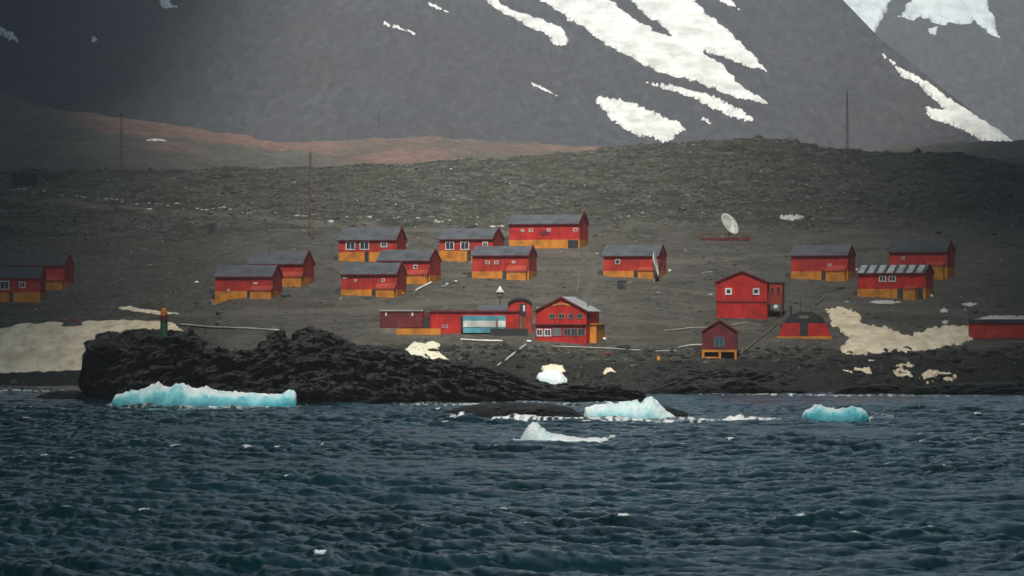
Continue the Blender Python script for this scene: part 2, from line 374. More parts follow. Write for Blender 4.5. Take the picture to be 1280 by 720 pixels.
vil = smooth01((735-YY+fbm(XX/16, YY/20, 3, 41)*26)/30)*smooth01((YY-548+fbm(XX/9, YY/9, 2, 44)*5)/8)
vil = np.clip(vil*(0.75+0.5*fbm(XX/7, YY/12, 3, 47)), 0, 1)*np.where(PX < 330, 0.45+0.55*smooth01((PX-200)/130), 1)
vil = np.maximum(vil, 0.75*smooth01((YY-940)/40))
shore = smooth01((548-YY+fbm(XX/6, YY/6, 3, 51)*7)/10)*0.85
shore = np.where(PX < 230, smooth01((600-YY)/6), shore)
shore = np.maximum(shore, smooth01((ZS-0.9)/-0.8))
moss = 0.8*smooth01(fbm(XX/9, YY/11, 4, 61)*1.5-0.55)*smooth01((YY-640)/60)*smooth01((930-YY)/40)
path = np.zeros(PX.shape); mk_ = (PX > -100) & (PX < 1400) & (YY < 900)
wob = 2.5*fbm(XX/9, YY/9, 3, 451)
for ln, wd in (([(-20,246),(200,264),(400,279),(640,294)], 4), ([(225,393),(400,389),(560,379),(770,374)], 5), ([(560,345),(700,335),(900,325),(1060,312)], 4), ([(735,315),(745,345),(730,372)], 3), ([(760,398),(880,408),(960,412),(1040,400)], 3), ([(840,362),(960,372),(1075,385),(1200,392)], 3.5), ([(380,318),(430,338),(560,336)], 2.5), ([(700,425),(770,420),(860,424)], 3)):
    dm = np.full(PX.shape, 1e9)
    for (a, b), (c_, d_) in zip(ln, ln[1:]):
        ex_, ey_ = c_-a, d_-b; tt = np.clip(((PX-a)*ex_+(RW-b)*ey_)/(ex_*ex_+ey_*ey_), 0, 1); dm = np.minimum(dm, np.hypot((PX-a-ex_*tt)*0.5, RW-b-ey_*tt))
    path = np.maximum(path, smooth01((wd-dm+wob)/3)*mk_)
grid_mesh('ground', XX, YY, ZZ, [M['ground']], attrs={'zone': np.stack([pink, vil, shore], -1).reshape(-1, 3), 'moss': moss.reshape(-1), 'path': path.reshape(-1)}).__setitem__('kind', 'structure')

# ------------------------------------------------------------------ mountain
MR = [(-4000,-90),(900,-90),(1000,-55),(1050,-4),(1075,22),(1100,48),(1140,80),(1200,127),(1265,178),(1330,215),(5200,330)]
def mtn_far(px): rr = interp(px, MR); return rr, 1420+(200-rr)*1.55
def mtnXYZ(px, row):
    rr, Yr = mtn_far(px); t = (225-row)/(225-rr); Yv = 1400+t*(Yr-1400); X = (px-640)/F*Yv
    Z = row2z(row, Yv)
    e = smooth01((1-t)*6)
    Z = Z+e*(2.2*fbm(X/70, Yv/70, 4, 71)+0.18*fbm(X/9, Yv/9, 3, 75)); return X, Yv, Z
px_m = np.concatenate([np.linspace(-3600, -120, 50), np.arange(-110, 1400, 3.0), np.linspace(1410, 4900, 50)])
t_m = np.linspace(0, 1, 190)
PX, TT = np.meshgrid(px_m, t_m); rr, Yr = mtn_far(PX); RWm = 225-TT*(225-rr)
X1, Y1, Z1 = mtnXYZ(PX, RWm)
ex = []
for k in range(1, 6): Yb = Y1[-1]+k*45; ex.append((X1[-1]*Yb/Y1[-1], Yb, Z1[-1]-k*k*2.0-k*6))
X1 = np.vstack([X1]+[e[0][None] for e in ex]); Z1 = np.vstack([Z1]+[e[2][None] for e in ex]); Y1 = np.vstack([Y1]+[e[1][None] for e in ex])
grid_mesh('mountain', X1, Y1, Z1, [M['scree']]).__setitem__('kind', 'structure')
FR = [(300,-60),(1040,-60),(1150,-60),(1300,-45),(1500,-20),(2500,10),(5200,60)]
def farXYZ(px, row):
    rr = interp(px, FR); t = (230-row)/(230-rr); Yv = 2250+t*650; X = (px-640)/F*Yv
    Z = row2z(row, Yv)+smooth01((1-t)*6)*(7*ridged(X/110+Yv/200, Yv/160, 4, 81)+1.0*fbm(X/14, Yv/14, 3, 85)-6); return X, Yv, Z
PX, TT = np.meshgrid(np.concatenate([np.arange(850, 1450, 4.0), np.linspace(1460, 4900, 60)]), np.linspace(0, 1, 150)); rr = interp(PX, FR)
X2, Y2, Z2 = farXYZ(PX, 230-TT*(230-rr))
grid_mesh('far_mountain', X2, Y2, Z2, [M['scree']]).__setitem__('kind', 'structure')

# ------------------------------------------------------------------ snow lying on the ground and the mountain
def snow(label, poly, mat, fn, holes=(), amp=3.0, ns=9.0, thick=1.2, step=0.8, name='snow_patch', group=None, kslope=0.5, spk=0.0):
    P = np.array(poly, float); x0, y0 = P.min(0)-4; x1, y1 = P.max(0)+4
    px, py = np.meshgrid(np.arange(x0, x1, step), np.arange(y0, y1, step))
    d = sdf(px, py, poly)
    for h in holes: d = np.minimum(d, -sdf(px, py, h))
    d = d+amp*fbm(px/ns, py/ns*1.3, 4, 101)
    if spk: d = d-spk*np.maximum(0, fbm(px/2.6, py/1.8, 2, 131)-0.15)*8*smooth01((6-d)/6)
    X, Y, Z = fn(px, py); Z = Z+np.clip(d*kslope*thick, -thick, thick)
    return tag(grid_mesh(name, X, Y, Z, [M[mat]], keep=d > -2.5), label, 'snow patch', group)
def gfn(px, row):
    pu = np.unique(px); Y = np.zeros(px.shape)
    knots = np.linspace(pu.min(), pu.max(), max(2, int((pu.max()-pu.min())/8)+2)); rows = row[:, 0]
    K = []
    for k in knots:
        q = np.minimum.accumulate(z2row(bil(np.full(_Yq.shape, k), _Yq), _Yq)); K.append(np.interp(-rows, -q, _Yq))
    K = np.array(K)
    for j in range(px.shape[1]):
        c = (px[0, j]-knots[0])/(knots[1]-knots[0]); i = min(int(c), len(knots)-2); Y[:, j] = K[i]*(1-(c-i))+K[i+1]*(c-i)
    X = (px-640)/F*Y; zb_ = bil(px, Y); return X, Y, zb_+0.5*gdisp(X, Y, zb_)+0.05
snow('narrow white snow streak high on the mountain, left of the great snowfield', [(580,-25),(612,-25),(627,4),(646,14),(670,23),(691,32),(706,45),(711,54),(707,62),(693,59),(688,52),(663,36),(634,18),(607,0)], 'snow', mtnXYZ, amp=2.2, spk=0.5)
snow('great forked snowfield sweeping down the mountain, widest of all', [(650,-25),(677,0),(713,27),(745,47),(770,63),(795,77),(835,92),(860,100),(888,110),(917,122),(940,128),(960,133),(953,125),(937,115),(930,107),(910,92),(900,82),(888,72),(877,63),(893,67),(917,77),(937,85),(958,90),(947,75),(930,57),(910,38),(890,22),(873,7),(862,-10),(850,-25)], 'snow', mtnXYZ,
     holes=[[(756,-4),(782,-4),(800,14),(822,26),(841,45),(825,42),(800,30),(780,15)]], amp=2.4, step=0.8, spk=0.9)
snow('bright ragged snow patch at the mountain foot above the stony ridge', [(745,120),(765,122),(790,130),(815,140),(835,148),(850,155),(857,163),(845,167),(840,175),(830,179),(815,172),(795,170),(780,160),(765,147),(755,135),(745,127)], 'snow', mtnXYZ, amp=3.0, ns=6, step=0.6, spk=1.0)
snow('thin snow streak below the forked snowfield, running down right', [(808,104),(830,108),(860,115),(880,120),(897,127),(917,136),(942,150),(940,153),(920,149),(893,138),(873,129),(855,122),(830,113)], 'snow', mtnXYZ, amp=3.0, ns=6, step=0.6, spk=0.8)
snow('long forked snow strip along the right ridge of the mountain', [(1103,69),(1137,90),(1160,103),(1193,128),(1227,150),(1253,167),(1267,178),(1223,178),(1210,167),(1193,160),(1170,150),(1157,140),(1158,133),(1182,137),(1173,128),(1160,117),(1147,103),(1127,92),(1120,82)], 'snow', mtnXYZ, amp=2.0, ns=6, step=0.6, spk=0.6)
snow('small snow patch at the top of the mountain right of the great snowfield', [(895,-20),(905,-20),(915,2),(924,12),(912,8),(900,2)], 'snow', mtnXYZ, amp=2, step=0.6)
snow('small snow scrap on the dark mountain near the top left edge', [(196,-8),(212,-6),(214,2),(222,5),(210,7),(202,4)], 'snow', mtnXYZ, amp=1.5, ns=5, step=0.6)
snow('small snow scrap on the dark mountain at the far left edge', [(-10,30),(2,36),(8,44),(16,46),(22,56),(12,54),(2,48),(-10,46)], 'snow', mtnXYZ, amp=2, ns=5, step=0.6)
for lab, pts in (('tiny snow fleck high on the dark upper left slope', (118,49,4,2.5)), ('faint snow fleck on the slope above the grey mast', (500,38,8,1.6)), ('snow fleck on the slope below the narrow snow streak', (516,43,6,1.2)), ('thin snow trace between the narrow streak and the ragged patch', (681,114,16,1.6)), ('tiny snow fleck beside the lower end of the thin streak', (883,152,6,2)), ('small snow fleck between narrow streak and upper picture edge', (548,8,12,1.5)), ('faint snow fleck on the upper middle slope', (487,34,7,1.2))):
    x, y, a, b = pts; s = 0.45 if a > 5 else 0
    snow(lab, [(x-a,y-b-s*a),(x,y-b),(x+a,y+s*a),(x,y+b),(x-a,y+b-s*a)], 'snow', mtnXYZ, amp=1.6, ns=4, step=0.5, thick=0.8)
snow('glacier tongue between the mountain ridge and the far peak', [(1000,-30),(1113,-30),(1113,0),(1108,17),(1100,33),(1091,50),(1070,60),(1040,40)], 'snow_grey', farXYZ, amp=2.2, step=1.0, thick=2.5)
snow('broad snowfield across the top of the far hazy peak', [(1123,27),(1133,12),(1150,-5),(1155,-30),(1225,-30),(1237,10),(1243,23),(1249,50),(1240,43),(1230,30),(1220,28),(1200,32),(1180,33),(1167,30),(1150,20),(1137,25)], 'snow_grey', farXYZ, amp=3, ns=8, step=1.0, thick=2.5)
snow('small snow patch just below the snowfield of the far peak', [(1160,40),(1172,40),(1170,47),(1162,46)], 'snow_grey', farXYZ, amp=1.6, ns=5, step=0.7, thick=2)
# near snow
snow('large tan snow bank on the left shore behind the dark headland', [(-140,420),(-20,418),(0,413),(28,406),(75,404),(90,409),(105,403),(150,401),(215,403),(228,414),(235,420),(180,440),(100,462),(0,466),(-140,468)], 'snow_dirty', gfn, amp=1.2, ns=14, thick=0.5, name='snow_bank')
snow('thin snow strip above the tan snow bank left of the beacon', [(145,385),(160,383),(178,387),(220,391),(225,393),(190,392),(160,388)], 'snow_dirty', gfn, amp=1.0, thick=0.25, ns=6)
snow('large dirty snow field beside the arched black hut', [(1033,388),(1042,384),(1062,386),(1078,395),(1070,402),(1080,406),(1105,409),(1125,416),(1135,420),(1160,411),(1215,405),(1225,412),(1212,428),(1170,436),(1130,441),(1060,442),(1048,440),(1062,425),(1050,412),(1040,405)], 'snow_dirty', gfn, amp=3.4, ns=9, thick=0.35, name='snow_bank', spk=0.8)
snow('yellow stained snow patch below the long low building', [(502,441),(512,432),(518,428),(530,430),(540,427),(550,430),(547,438),(552,444),(562,450),(558,454),(545,452),(535,450),(524,455),(515,449)], 'snow_yellow', gfn, holes=[[(533,444),(540,446),(537,448),(531,446)]], amp=1.2, ns=5, thick=0.3, step=0.5)
snow('snow lying in front of the hut with the striped roof', [(1087,377),(1100,376),(1122,376),(1126,378),(1112,380),(1095,380)], 'snow', gfn, amp=0.6, ns=5, thick=0.3, step=0.5)
for lab, (x, y, a, b) in (('small snow patch left of the low red building at the right edge', (1180,388,5,2.5)), ('tiny snow patch on the dark ground at the right', (1181,402,4,1.5)), ('thin snow scrap above the right snow field', (1212,380,9,1.8)), ('white snow scrap on the open slope near the long hut', (585,325,0.1,0.1)), ('snow scrap on the far plain behind the left ridge', (190,0,0,0))):
    if a > 1: snow(lab, [(x-a,y),(x,y-b),(x+a,y-b*.3),(x+a*.6,y+b),(x-a*.5,y+b)], 'snow', gfn, amp=0.8, ns=4, thick=0.3, step=0.5)
for lab, (x, y, a, b) in (('tan snow remnant on the right shore, left one', (1053,468,16,2.5)), ('white and tan snow remnant on the right shore, second from left', (1078,463,14,3.5)), ('tan snow remnant in the middle of the right shore', (1128,465,12,4.5)), ('curved tan snow remnant on the right shore, rightmost', (1172,468,22,4)), ('tan ice remnant high on the right shore', (1132,456,10,1.8)), ('pale crusted snow on the brown bluff between red gabled house and stilt cabin', (762,465,8,5))):
    snow(lab, [(x-a,y+b*.4),(x-a*.5,y-b),(x+a*.4,y-b*.8),(x+a,y+b*.3),(x+a*.7,y+b),(x,y+b*.3),(x-a*.6,y+b)], 'snow_dirty', gfn, amp=2.2, ns=5, thick=0.35, step=0.5)
snow('streaky snow on the crest of the low slope right of the big dish', [(972,272),(985,269),(1000,269),(1004,272),(990,274)], 'snow', gfn, amp=1.6, ns=4, thick=0.5, step=0.5)

# ------------------------------------------------------------------ rocks: headland, islets
def rockmass(name, label, top, front, Yt, Yb, px0, px1, amp, stepx=1.0, dy=0.22, cat='rock', kind=None, seed=0, mat='rock'):
    """top = silhouette rows, front = waterline rows (both by picture column), Yt distance of the crest, Yb of the back foot"""
    px = np.arange(px0, px1, stepx*0.8); S = np.concatenate([np.linspace(-0.15, 1, int(40+70*min(1, amp))), np.linspace(1.03, 2, 26)])
    PX, SS = np.meshgrid(px, S); Xn = (PX-640)/F*Yt
    yf = CAMH*F/(interp(PX, front)-HR)+amp*1.6*fbm(Xn/7, Xn*0+seed, 3, 219+seed)
    zt = row2z(interp(PX+amp*1.5*fbm(Xn/3, SS*2, 2, 251+seed), top), Yt)
    s1 = np.clip(SS, -0.2, 1); Z = np.where(s1 < 0, s1*6*amp, zt*np.clip(s1, 0, 1)**0.85); Y = yf+(Yt-yf)*s1
    bk = np.clip(SS-1, 0, 1); Y = Y+bk*(Yb-Yt); Z = Z-smooth01(bk)*(zt+2.5)
    u = (Xn*0.82+Z*0.75)/9; v = (-Xn*0.55+Z*1.0+0.35*Y)/2.6
    big = ridged(Xn/9+0.3*Y/5, Z/6+Y/8, 3, 209+seed); strat = ridged(u/amp**.5, v/amp**.5*0.7, 4, 223+seed); fine = fbm(Xn/1.3, Z/1.1+Y/1.5, 3, 213+seed)
    cell = 0.55-worley(Xn/2.6+0.3*fine, Z/2.0+Y/2.4, 3+seed)
    env = smooth01((s1+0.1)*5)*np.where(SS > 1, 1.0, 1.0)
    Y = Y-amp*env*(1.7*big+1.2*strat+0.35*cell+0.3*fine)*(1-0.5*smooth01((SS-.8)*5))
    Z = Z+amp*env*(0.34*strat+0.25*big+0.16*fine+0.18*cell-0.12)*np.clip(zt/4, 0.38, 1)
    X = (PX-640)/F*Y+amp*0.5*env*fbm(Z/1.5, Xn/2, 3, 241+seed)
    edge = smooth01((PX-px0)/5)*smooth01((px1-PX)/5); Z = Z*edge-3*(1-edge)
    o = grid_mesh(name, X, Y, Z, [M[mat]], smooth=False)
    return tag(o, label, cat, kind=kind)
HEAD = [(96,505),(101,478),(103,447),(108,432),(125,424),(140,421),(165,419),(200,418),(246,419),(251,428),(258,440),(272,443),(295,442),(318,437),(333,427),(339,420),(356,419),(360,430),(363,432),(368,424),(384,418),(405,417),(418,421),(428,430),(445,437),(480,439),(520,446),(560,457),(620,465),(660,476),(690,482),(730,482),(760,480),(785,485),(805,494),(815,508)]
rockmass('rocky_headland', 'black craggy rock headland in the water carrying the small beacon', HEAD, [(90,496),(150,500),(300,503),(420,505),(560,504),(700,503),(820,501)], 487, 527, 90, 822, 1.5)
rockmass('rock_islet', 'low black rock islet with surf, left of the pale turquoise ice', [(540,527),(552,517),(575,509),(610,504),(650,503),(690,505),(715,511),(738,525)], [(540,524),(740,525)], 392, 400, 536, 742, 0.5, cat='rock', stepx=0.8, dy=0.12, seed=3)
rockmass('rock_islet', 'small low black rock behind the pale turquoise ice', [(722,526),(735,515),(760,510),(800,508),(840,510),(858,515),(868,526)], [(720,522),(870,522)], 396, 403, 718, 872, 0.3, stepx=0.8, dy=0.12, seed=5)
rockmass('shore_rock', 'low black rock at the left foot of the headland', [(35,502),(50,494),(75,489),(98,488),(112,500)], [(30,498),(120,499)], 492, 500, 30, 116, 0.4, stepx=1, dy=0.2, seed=7)
rockmass('shore_rock', 'long low black rocks along the right shore', [(1030,496),(1060,484),(1100,481),(1140,484),(1200,480),(1290,478),(1420,486)], [(1030,493),(1200,493),(1420,499)], 520, 534, 1030, 1420, 0.9, seed=9)
rockmass('shore_rock', 'dark rocky bluff at the water below the stilt cabin', [(800,492),(830,478),(860,462),(900,460),(940,460),(975,470),(1010,480),(1050,492)], [(800,493),(1050,492)], 533, 548, 796, 1052, 0.8, seed=11)

# loose stones over the slopes
def stones(name, pts, rad, mat, seed):
    r_ = np.random.default_rng(seed); bm = bmesh.new(); bmesh.ops.create_icosphere(bm, subdivisions=1, radius=1)
    bv = np.array([v.co[:] for v in bm.verts]); bf = np.array([[v.index for v in f.verts] for f in bm.faces]); bm.free()
    n = len(pts); V = bv[None]*(1+0.28*r_.standard_normal((n, len(bv), 1)))*np.stack([r_.uniform(.7, 1.5, n), r_.uniform(.7, 1.3, n), r_.uniform(.4, .85, n)], -1)[:, None]
    th = r_.uniform(0, 6.28, n); c, s = np.cos(th)[:, None], np.sin(th)[:, None]
    V = np.stack([V[..., 0]*c-V[..., 1]*s, V[..., 0]*s+V[..., 1]*c, V[..., 2]], -1)*rad[:, None, None]+pts[:, None]
    Fc = (bf[None]+(np.arange(n)*len(bv))[:, None, None]).reshape(-1, 3)
    me = bpy.data.meshes.new(name); V = V.reshape(-1, 3).astype(np.float32)
    me.vertices.add(len(V)); me.vertices.foreach_set('co', V.reshape(-1)); me.loops.add(Fc.size); me.loops.foreach_set('vertex_index', Fc.reshape(-1).astype(np.int32))
    me.polygons.add(len(Fc)); me.polygons.foreach_set('loop_start', np.arange(0, Fc.size, 3, dtype=np.int32)); me.polygons.foreach_set('loop_total', np.full(len(Fc), 3, np.int32))
    me.update(calc_edges=True); return link_mesh(name, me, [mat])
def rock_mat(name, a, b):
    t = NT(name); v = t.coord('World'); n = t.noise(v, 0.35, 2); t.col(t.ramp(n, [(0.35, a), (0.65, b)])); t.rough(0.9); return t.m
M['stone'] = rock_mat('loose_stone', (0.03, 0.032, 0.028), (0.13, 0.13, 0.115)); M['pale_stone'] = rock_mat('pale_stone', (0.16, 0.16, 0.15), (0.36, 0.36, 0.34))
N = 16000
sy = np.where(rng.random(N) < 0.72, rng.uniform(715, 905, N), rng.uniform(535, 715, N)); sx = rng.uniform(-150, 1430, N); k = (fbm(sx/60, sy/20, 3, 301) > -0.15)|(sy > 730)
sy, sx = sy[k], sx[k]; X = (sx-640)/F*sy
tag(stones('scattered_stones', np.stack([X, sy, groundZ(X, sy)], -1), rng.gamma(1.6, 0.11, len(X))+0.10, M['stone'], 1), 'dark loose stones strewn over the slopes', 'stones', kind='stuff')
N = 420
sy = rng.uniform(560, 900, N); sx = rng.uniform(-100, 1400, N); X = (sx-640)/F*sy
tag(stones('pale_stones', np.stack([X, sy, groundZ(X, sy)+0.05], -1), rng.gamma(2.0, 0.07, N)+0.1, M['pale_stone'], 2), 'pale stones and snow crumbs sprinkled over the slopes', 'stones', kind='stuff')
N = 900
sy = rng.uniform(525, 552, N); sx = rng.uniform(420, 1430, N); X = (sx-640)/F*sy
tag(stones('shore_stones', np.stack([X, sy, groundZ(X, sy)], -1), rng.gamma(2.0, 0.16, N)+0.15, M['rock'], 3), 'black boulders and stones along the shore', 'stones', kind='stuff')

# ------------------------------------------------------------------ sea (spectrum waves sampled on a fan of rays)
def ocean_tile(N, L, wind, lo, hi, rms, seed, ang):
    r_ = np.random.default_rng(seed); k = np.fft.fftfreq(N, L/N)*2*np.pi; kx, ky = np.meshgrid(k, k); kk = np.hypot(kx, ky); kk[0, 0] = 1
    Lw = wind*wind/9.81; wd = (math.cos(ang), math.sin(ang)); cs = (kx*wd[0]+ky*wd[1])/kk
    Pp = np.exp(-1/(kk*Lw)**2)/kk**4*(np.abs(cs)**3.5)*np.where(cs < 0, 0.25, 1); lam = 2*np.pi/kk
    Pp = Pp*((lam > lo) & (lam < hi)); Pp[0, 0] = 0
    h = (r_.standard_normal((N, N))+1j*r_.standard_normal((N, N)))*np.sqrt(Pp)
    z = np.fft.ifft2(h).real; sc = rms/z.std(); h = h*sc; z = z*sc
    dx = np.fft.ifft2(-1j*kx/kk*h).real; dy = np.fft.ifft2(-1j*ky/kk*h).real
    jxx = np.fft.ifft2(kx*kx/kk*h).real; jyy = np.fft.ifft2(ky*ky/kk*h).real
    return z, dx, dy, jxx+jyy
def samp(A, x, y, L):
    N = A.shape[0]; gx = (x/L*N) % N; gy = (y/L*N) % N; i = gx.astype(int); j = gy.astype(int); fx = gx-i; fy = gy-j; i1 = (i+1) % N; j1 = (j+1) % N; i %= N; j %= N
    return (A[j, i]*(1-fx)+A[j, i1]*fx)*(1-fy)+(A[j1, i]*(1-fx)+A[j1, i1]*fx)*fy
T1 = ocean_tile(512, 151.0, 3.3, 0.8, 45, 0.23, 5, R(252)); T2 = ocean_tile(512, 37.0, 3.2, 0.2, 1.3, 0.036, 6, R(240))
px_w = np.concatenate([np.linspace(-9000, -140, 60), np.arange(-130, 1415, 2.2), np.linspace(1425, 10000, 60)])
Yw = [-60.0, -20, 20, 60, 100]
while Yw[-1] < 605:
    y = Yw[-1]; Yw.append(y+(0.16+max(0, y-140)*0.0011 if y > 118 else 2.0))
Yw = np.array(Yw); PX, YY = np.meshgrid(px_w, Yw); XX = (PX-640)/F*np.maximum(YY, 90)
near = (YY > 60)*1.0; calm = 1-0.55*smooth01((YY-400)/90)
ca, sa = math.cos(0.35), math.sin(0.35)
z1, dx1, dy1, J1 = [samp(A, XX+500, YY, 151.0) for A in T1]; z2, dx2, dy2, J2 = [samp(A, XX*ca-YY*sa+900, XX*sa+YY*ca+900, 37.0) for A in T2]
ch = 1.15; gm = np.clip(0.85+0.55*fbm(XX/28, YY/40, 3, 431), 0.4, 1.5); calm = calm*gm; Zw = near*calm*(z1+z2)
Xw = XX+near*calm*ch*dx1; Yv = YY+near*calm*ch*dy1
J = (J1*calm); thr = np.percentile(J1, 99.2); gust = fbm(XX/35, YY/45, 3, 401)
foam = np.clip((J-thr*(0.98-0.25*gust))/(thr*0.5), 0, 0.72)*smooth01(fbm(XX/4, YY/3, 2, 405)*2+0.4)
row = z2row(0, np.maximum(YY, 1))
def fstrip(poly, amp=2, ns=6, g=0.25):
    m = (PX > -200) & (PX < 1480) & (YY > 300); out = np.zeros(PX.shape); d = sdf(PX[m], row[m], poly)+amp*fbm(PX[m]/ns, row[m]/ns*2, 3, 411)
    out[m] = np.clip(0.32+d*g, 0, 0.72); return out
for poly, g in (([(556,523),(600,524.5),(640,524.5),(690,524),(735,525),(790,525.5),(850,526),(900,525),(938,523),(945,526),(900,528),(860,529),(800,529),(740,527.5),(650,527.5),(600,526),(556,525)], 0.2),
                ([(930,524),(960,523.5),(975,525),(975,527),(930,527.5)], 0.2), ([(480,503),(560,504),(700,504),(790,501),(790,505),(700,508),(600,509),(500,507)], 0.06),
                ([(640,548),(660,550),(740,551),(770,548),(775,552),(740,554),(680,554),(640,552)], 0.2), ([(820,492),(880,491),(1000,493),(1160,494),(1240,496),(1000,496)], 0.12),
                ([(130,506),(370,508),(385,505),(375,511),(140,510)], 0.12), ([(0,487),(90,488),(90,491),(0,490)], 0.15), ([(985,523),(1095,523),(1090,528),(1000,528)], 0.1),
                ([(1030,512),(1130,521),(1110,524),(1085,522)], 0.05)):
    foam = np.maximum(foam, fstrip(poly, g=g))
for (x, y, a) in ((497,624,15),(405,558,4),(407,548,6),(1163,622,10),(505,240,0),(40,553,7),(493,602,4),(700,575,18),(900,642,14),(880,644,10),(86,611,5),(590,636,3),(1243,692,6),(745,604,4),(292,666,3),(1122,622,3)):
    if a: foam = np.maximum(foam, fstrip([(x-a,y),(x,y-1.5),(x+a,y),(x,y+1.5)], amp=1.8, ns=3.5, g=0.16)*0.8)
grid_mesh('sea', Xw, Yv, Zw, [M['water']], attrs={'foam': foam.reshape(-1)}).__setitem__('kind', 'structure')

# splash mounds where the swell breaks
def splash(label, top, base_row, depth, name='breaking_surf'):
    t = np.array(top, float); Y0 = CAMH*F/(base_row-HR); px = np.arange(t[0, 0], t[-1, 0], 0.6); v = np.linspace(-1, 1, 26)
    PX, V = np.meshgrid(px, v); Yl = Y0+V*depth/2; X = (PX-640)/F*Y0
    h = (base_row-interp(px, top))*Y0/F; Z = h[None]*np.clip(1-V**2, 0, 1)**0.8*(0.85+0.6*fbm(X/0.5, Yl/0.5, 3, 501))-0.12
    return tag(grid_mesh(name, X, Yl, Z, [M['snow_white']]), label, 'surf')
splash('white burst of surf right of the turquoise iceberg', [(898,526),(905,523),(912,519),(918,521),(925,517),(932,520),(940,524),(944,526)], 526.5, 2.2)

# ------------------------------------------------------------------ icebergs
def iceberg(label, top, base_row, depth, blue=0.5, bt=0.6, seed=0, name='iceberg', jag=0.12, zbase=-0.6, cat='iceberg', loc_Y=None, lean=0.25):
    t = np.array(top, float); Y0 = loc_Y or CAMH*F/(base_row-HR); px0, px1 = t[0, 0], t[-1, 0]
    pxs = np.arange(px0, px1, max(0.5, (px1-px0)/260)); v = np.linspace(-1, 1, 60)
    PX, V = np.meshgrid(pxs, v); u = (PX-px0)/(px1-px0)*2-1
    half = depth/2*np.sqrt(np.clip(1-np.abs(u)**2.6, 0.02, 1)); X = (PX-640)/F*Y0+0.25*fbm(V*4, u*9, 2, 601+seed)*half*0.25
    Y = Y0+V*half; sc = Y0/F; hb = (base_row-interp(PX+3*fbm(V*3, u*12, 2, 605+seed)*(1-np.abs(u)), top))*sc
    prof = np.clip(1-np.abs(V-lean)**3.2/(1-0.0)**3.2, 0, 1); prof = np.where(V < lean, np.clip(1-((lean-V)/(1+lean))**2.8, 0, 1)**0.75, np.clip(1-((V-lean)/(1-lean))**2.5, 0, 1)**0.8)
    n = fbm(X/0.9, Y/0.9, 4, 609+seed)+0.4*(0.5-worley(X/1.3, Y/1.0, seed % 5)); H = hb*prof*(1+jag*n)+jag*0.4*ridged(X/0.7, Y/0.8, 3, 613+seed)*prof*np.minimum(hb, 1)
    Z0 = row2z(base_row, Y0) if loc_Y else 0.0
    Z = Z0+np.where(prof <= 0.001, zbase, H+zbase*(1-np.clip(prof*5, 0, 1)))
    rel = 1-np.clip(H/np.maximum(hb, 0.25), 0, 1)
    b = np.clip(blue*(0.25+rel*1.5)+0.25*fbm(X/2.2, Y/2.0, 3, 617+seed)-(0.25*(V > lean)), 0, 1)
    o = grid_mesh(name, X, Y, Z, [M['ice']], attrs={'blue': b.reshape(-1)}); return tag(o, label, cat)
iceberg('long low iceberg, white on top and turquoise below, at the foot of the headland', [(139,505),(143,496),(152,492),(165,489),(180,487),(188,483),(197,479.5),(203,484),(212,484),(222,481),(229,480),(236,485),(248,487),(257,484),(263,488),(282,491),(300,491),(322,493),(340,494),(352,493),(358,490),(369,489),(371,494),(371.5,504)], 508.5, 5.5, 0.62, seed=1)
iceberg('pale turquoise iceberg with one pointed end, beside the black islet', [(730,519),(732,510),(745,506),(756,506),(762,502),(768,505),(785,502),(796,501),(801,506),(808,499),(815,496),(823,504),(832,513),(840,518),(846,522)], 524.5, 4.0, 0.36, seed=2, jag=0.08)
iceberg('small white peaked iceberg, nearest to the viewer', [(651,548),(655,541),(661,533),(667,529),(671,528),(676,534),(682,540),(690,543),(700,543),(712,546),(730,548),(745,547),(758,549),(762,551)], 552.5, 2.6, 0.10, seed=3, jag=0.1)
iceberg('rounded turquoise iceberg alone in the water on the right', [(1003,520),(1007,513),(1013,511),(1019,507),(1026,506),(1032,510),(1045,512),(1056,511),(1066,509),(1076,510),(1083,515),(1086,520),(1086.5,525)], 527.5, 4.2, 0.85, seed=4, jag=0.08)
iceberg('small turquoise iceberg cut off by the right edge of the picture', [(1272,534),(1275,530),(1284,529),(1300,528),(1312,532),(1316,535)], 536, 2.5, 0.8, seed=5)
g = gpt(690, 478)
iceberg('white ice block stranded on the dark shore below the red gabled house', [(671,471),(674,467),(681,464),(687,462),(693,463),(700,466),(705,470),(709,474),(709.5,477)], 479.5, 3.0, 0.03, seed=6, name='stranded_ice', loc_Y=g.y-1, zbase=-2.0)
snow('tan crust of snow behind the stranded ice block', [(676,460),(690,457),(704,459),(707,466),(690,468),(678,466)], 'snow_dirty', gfn, amp=1.5, ns=4, thick=0.5, step=0.5)

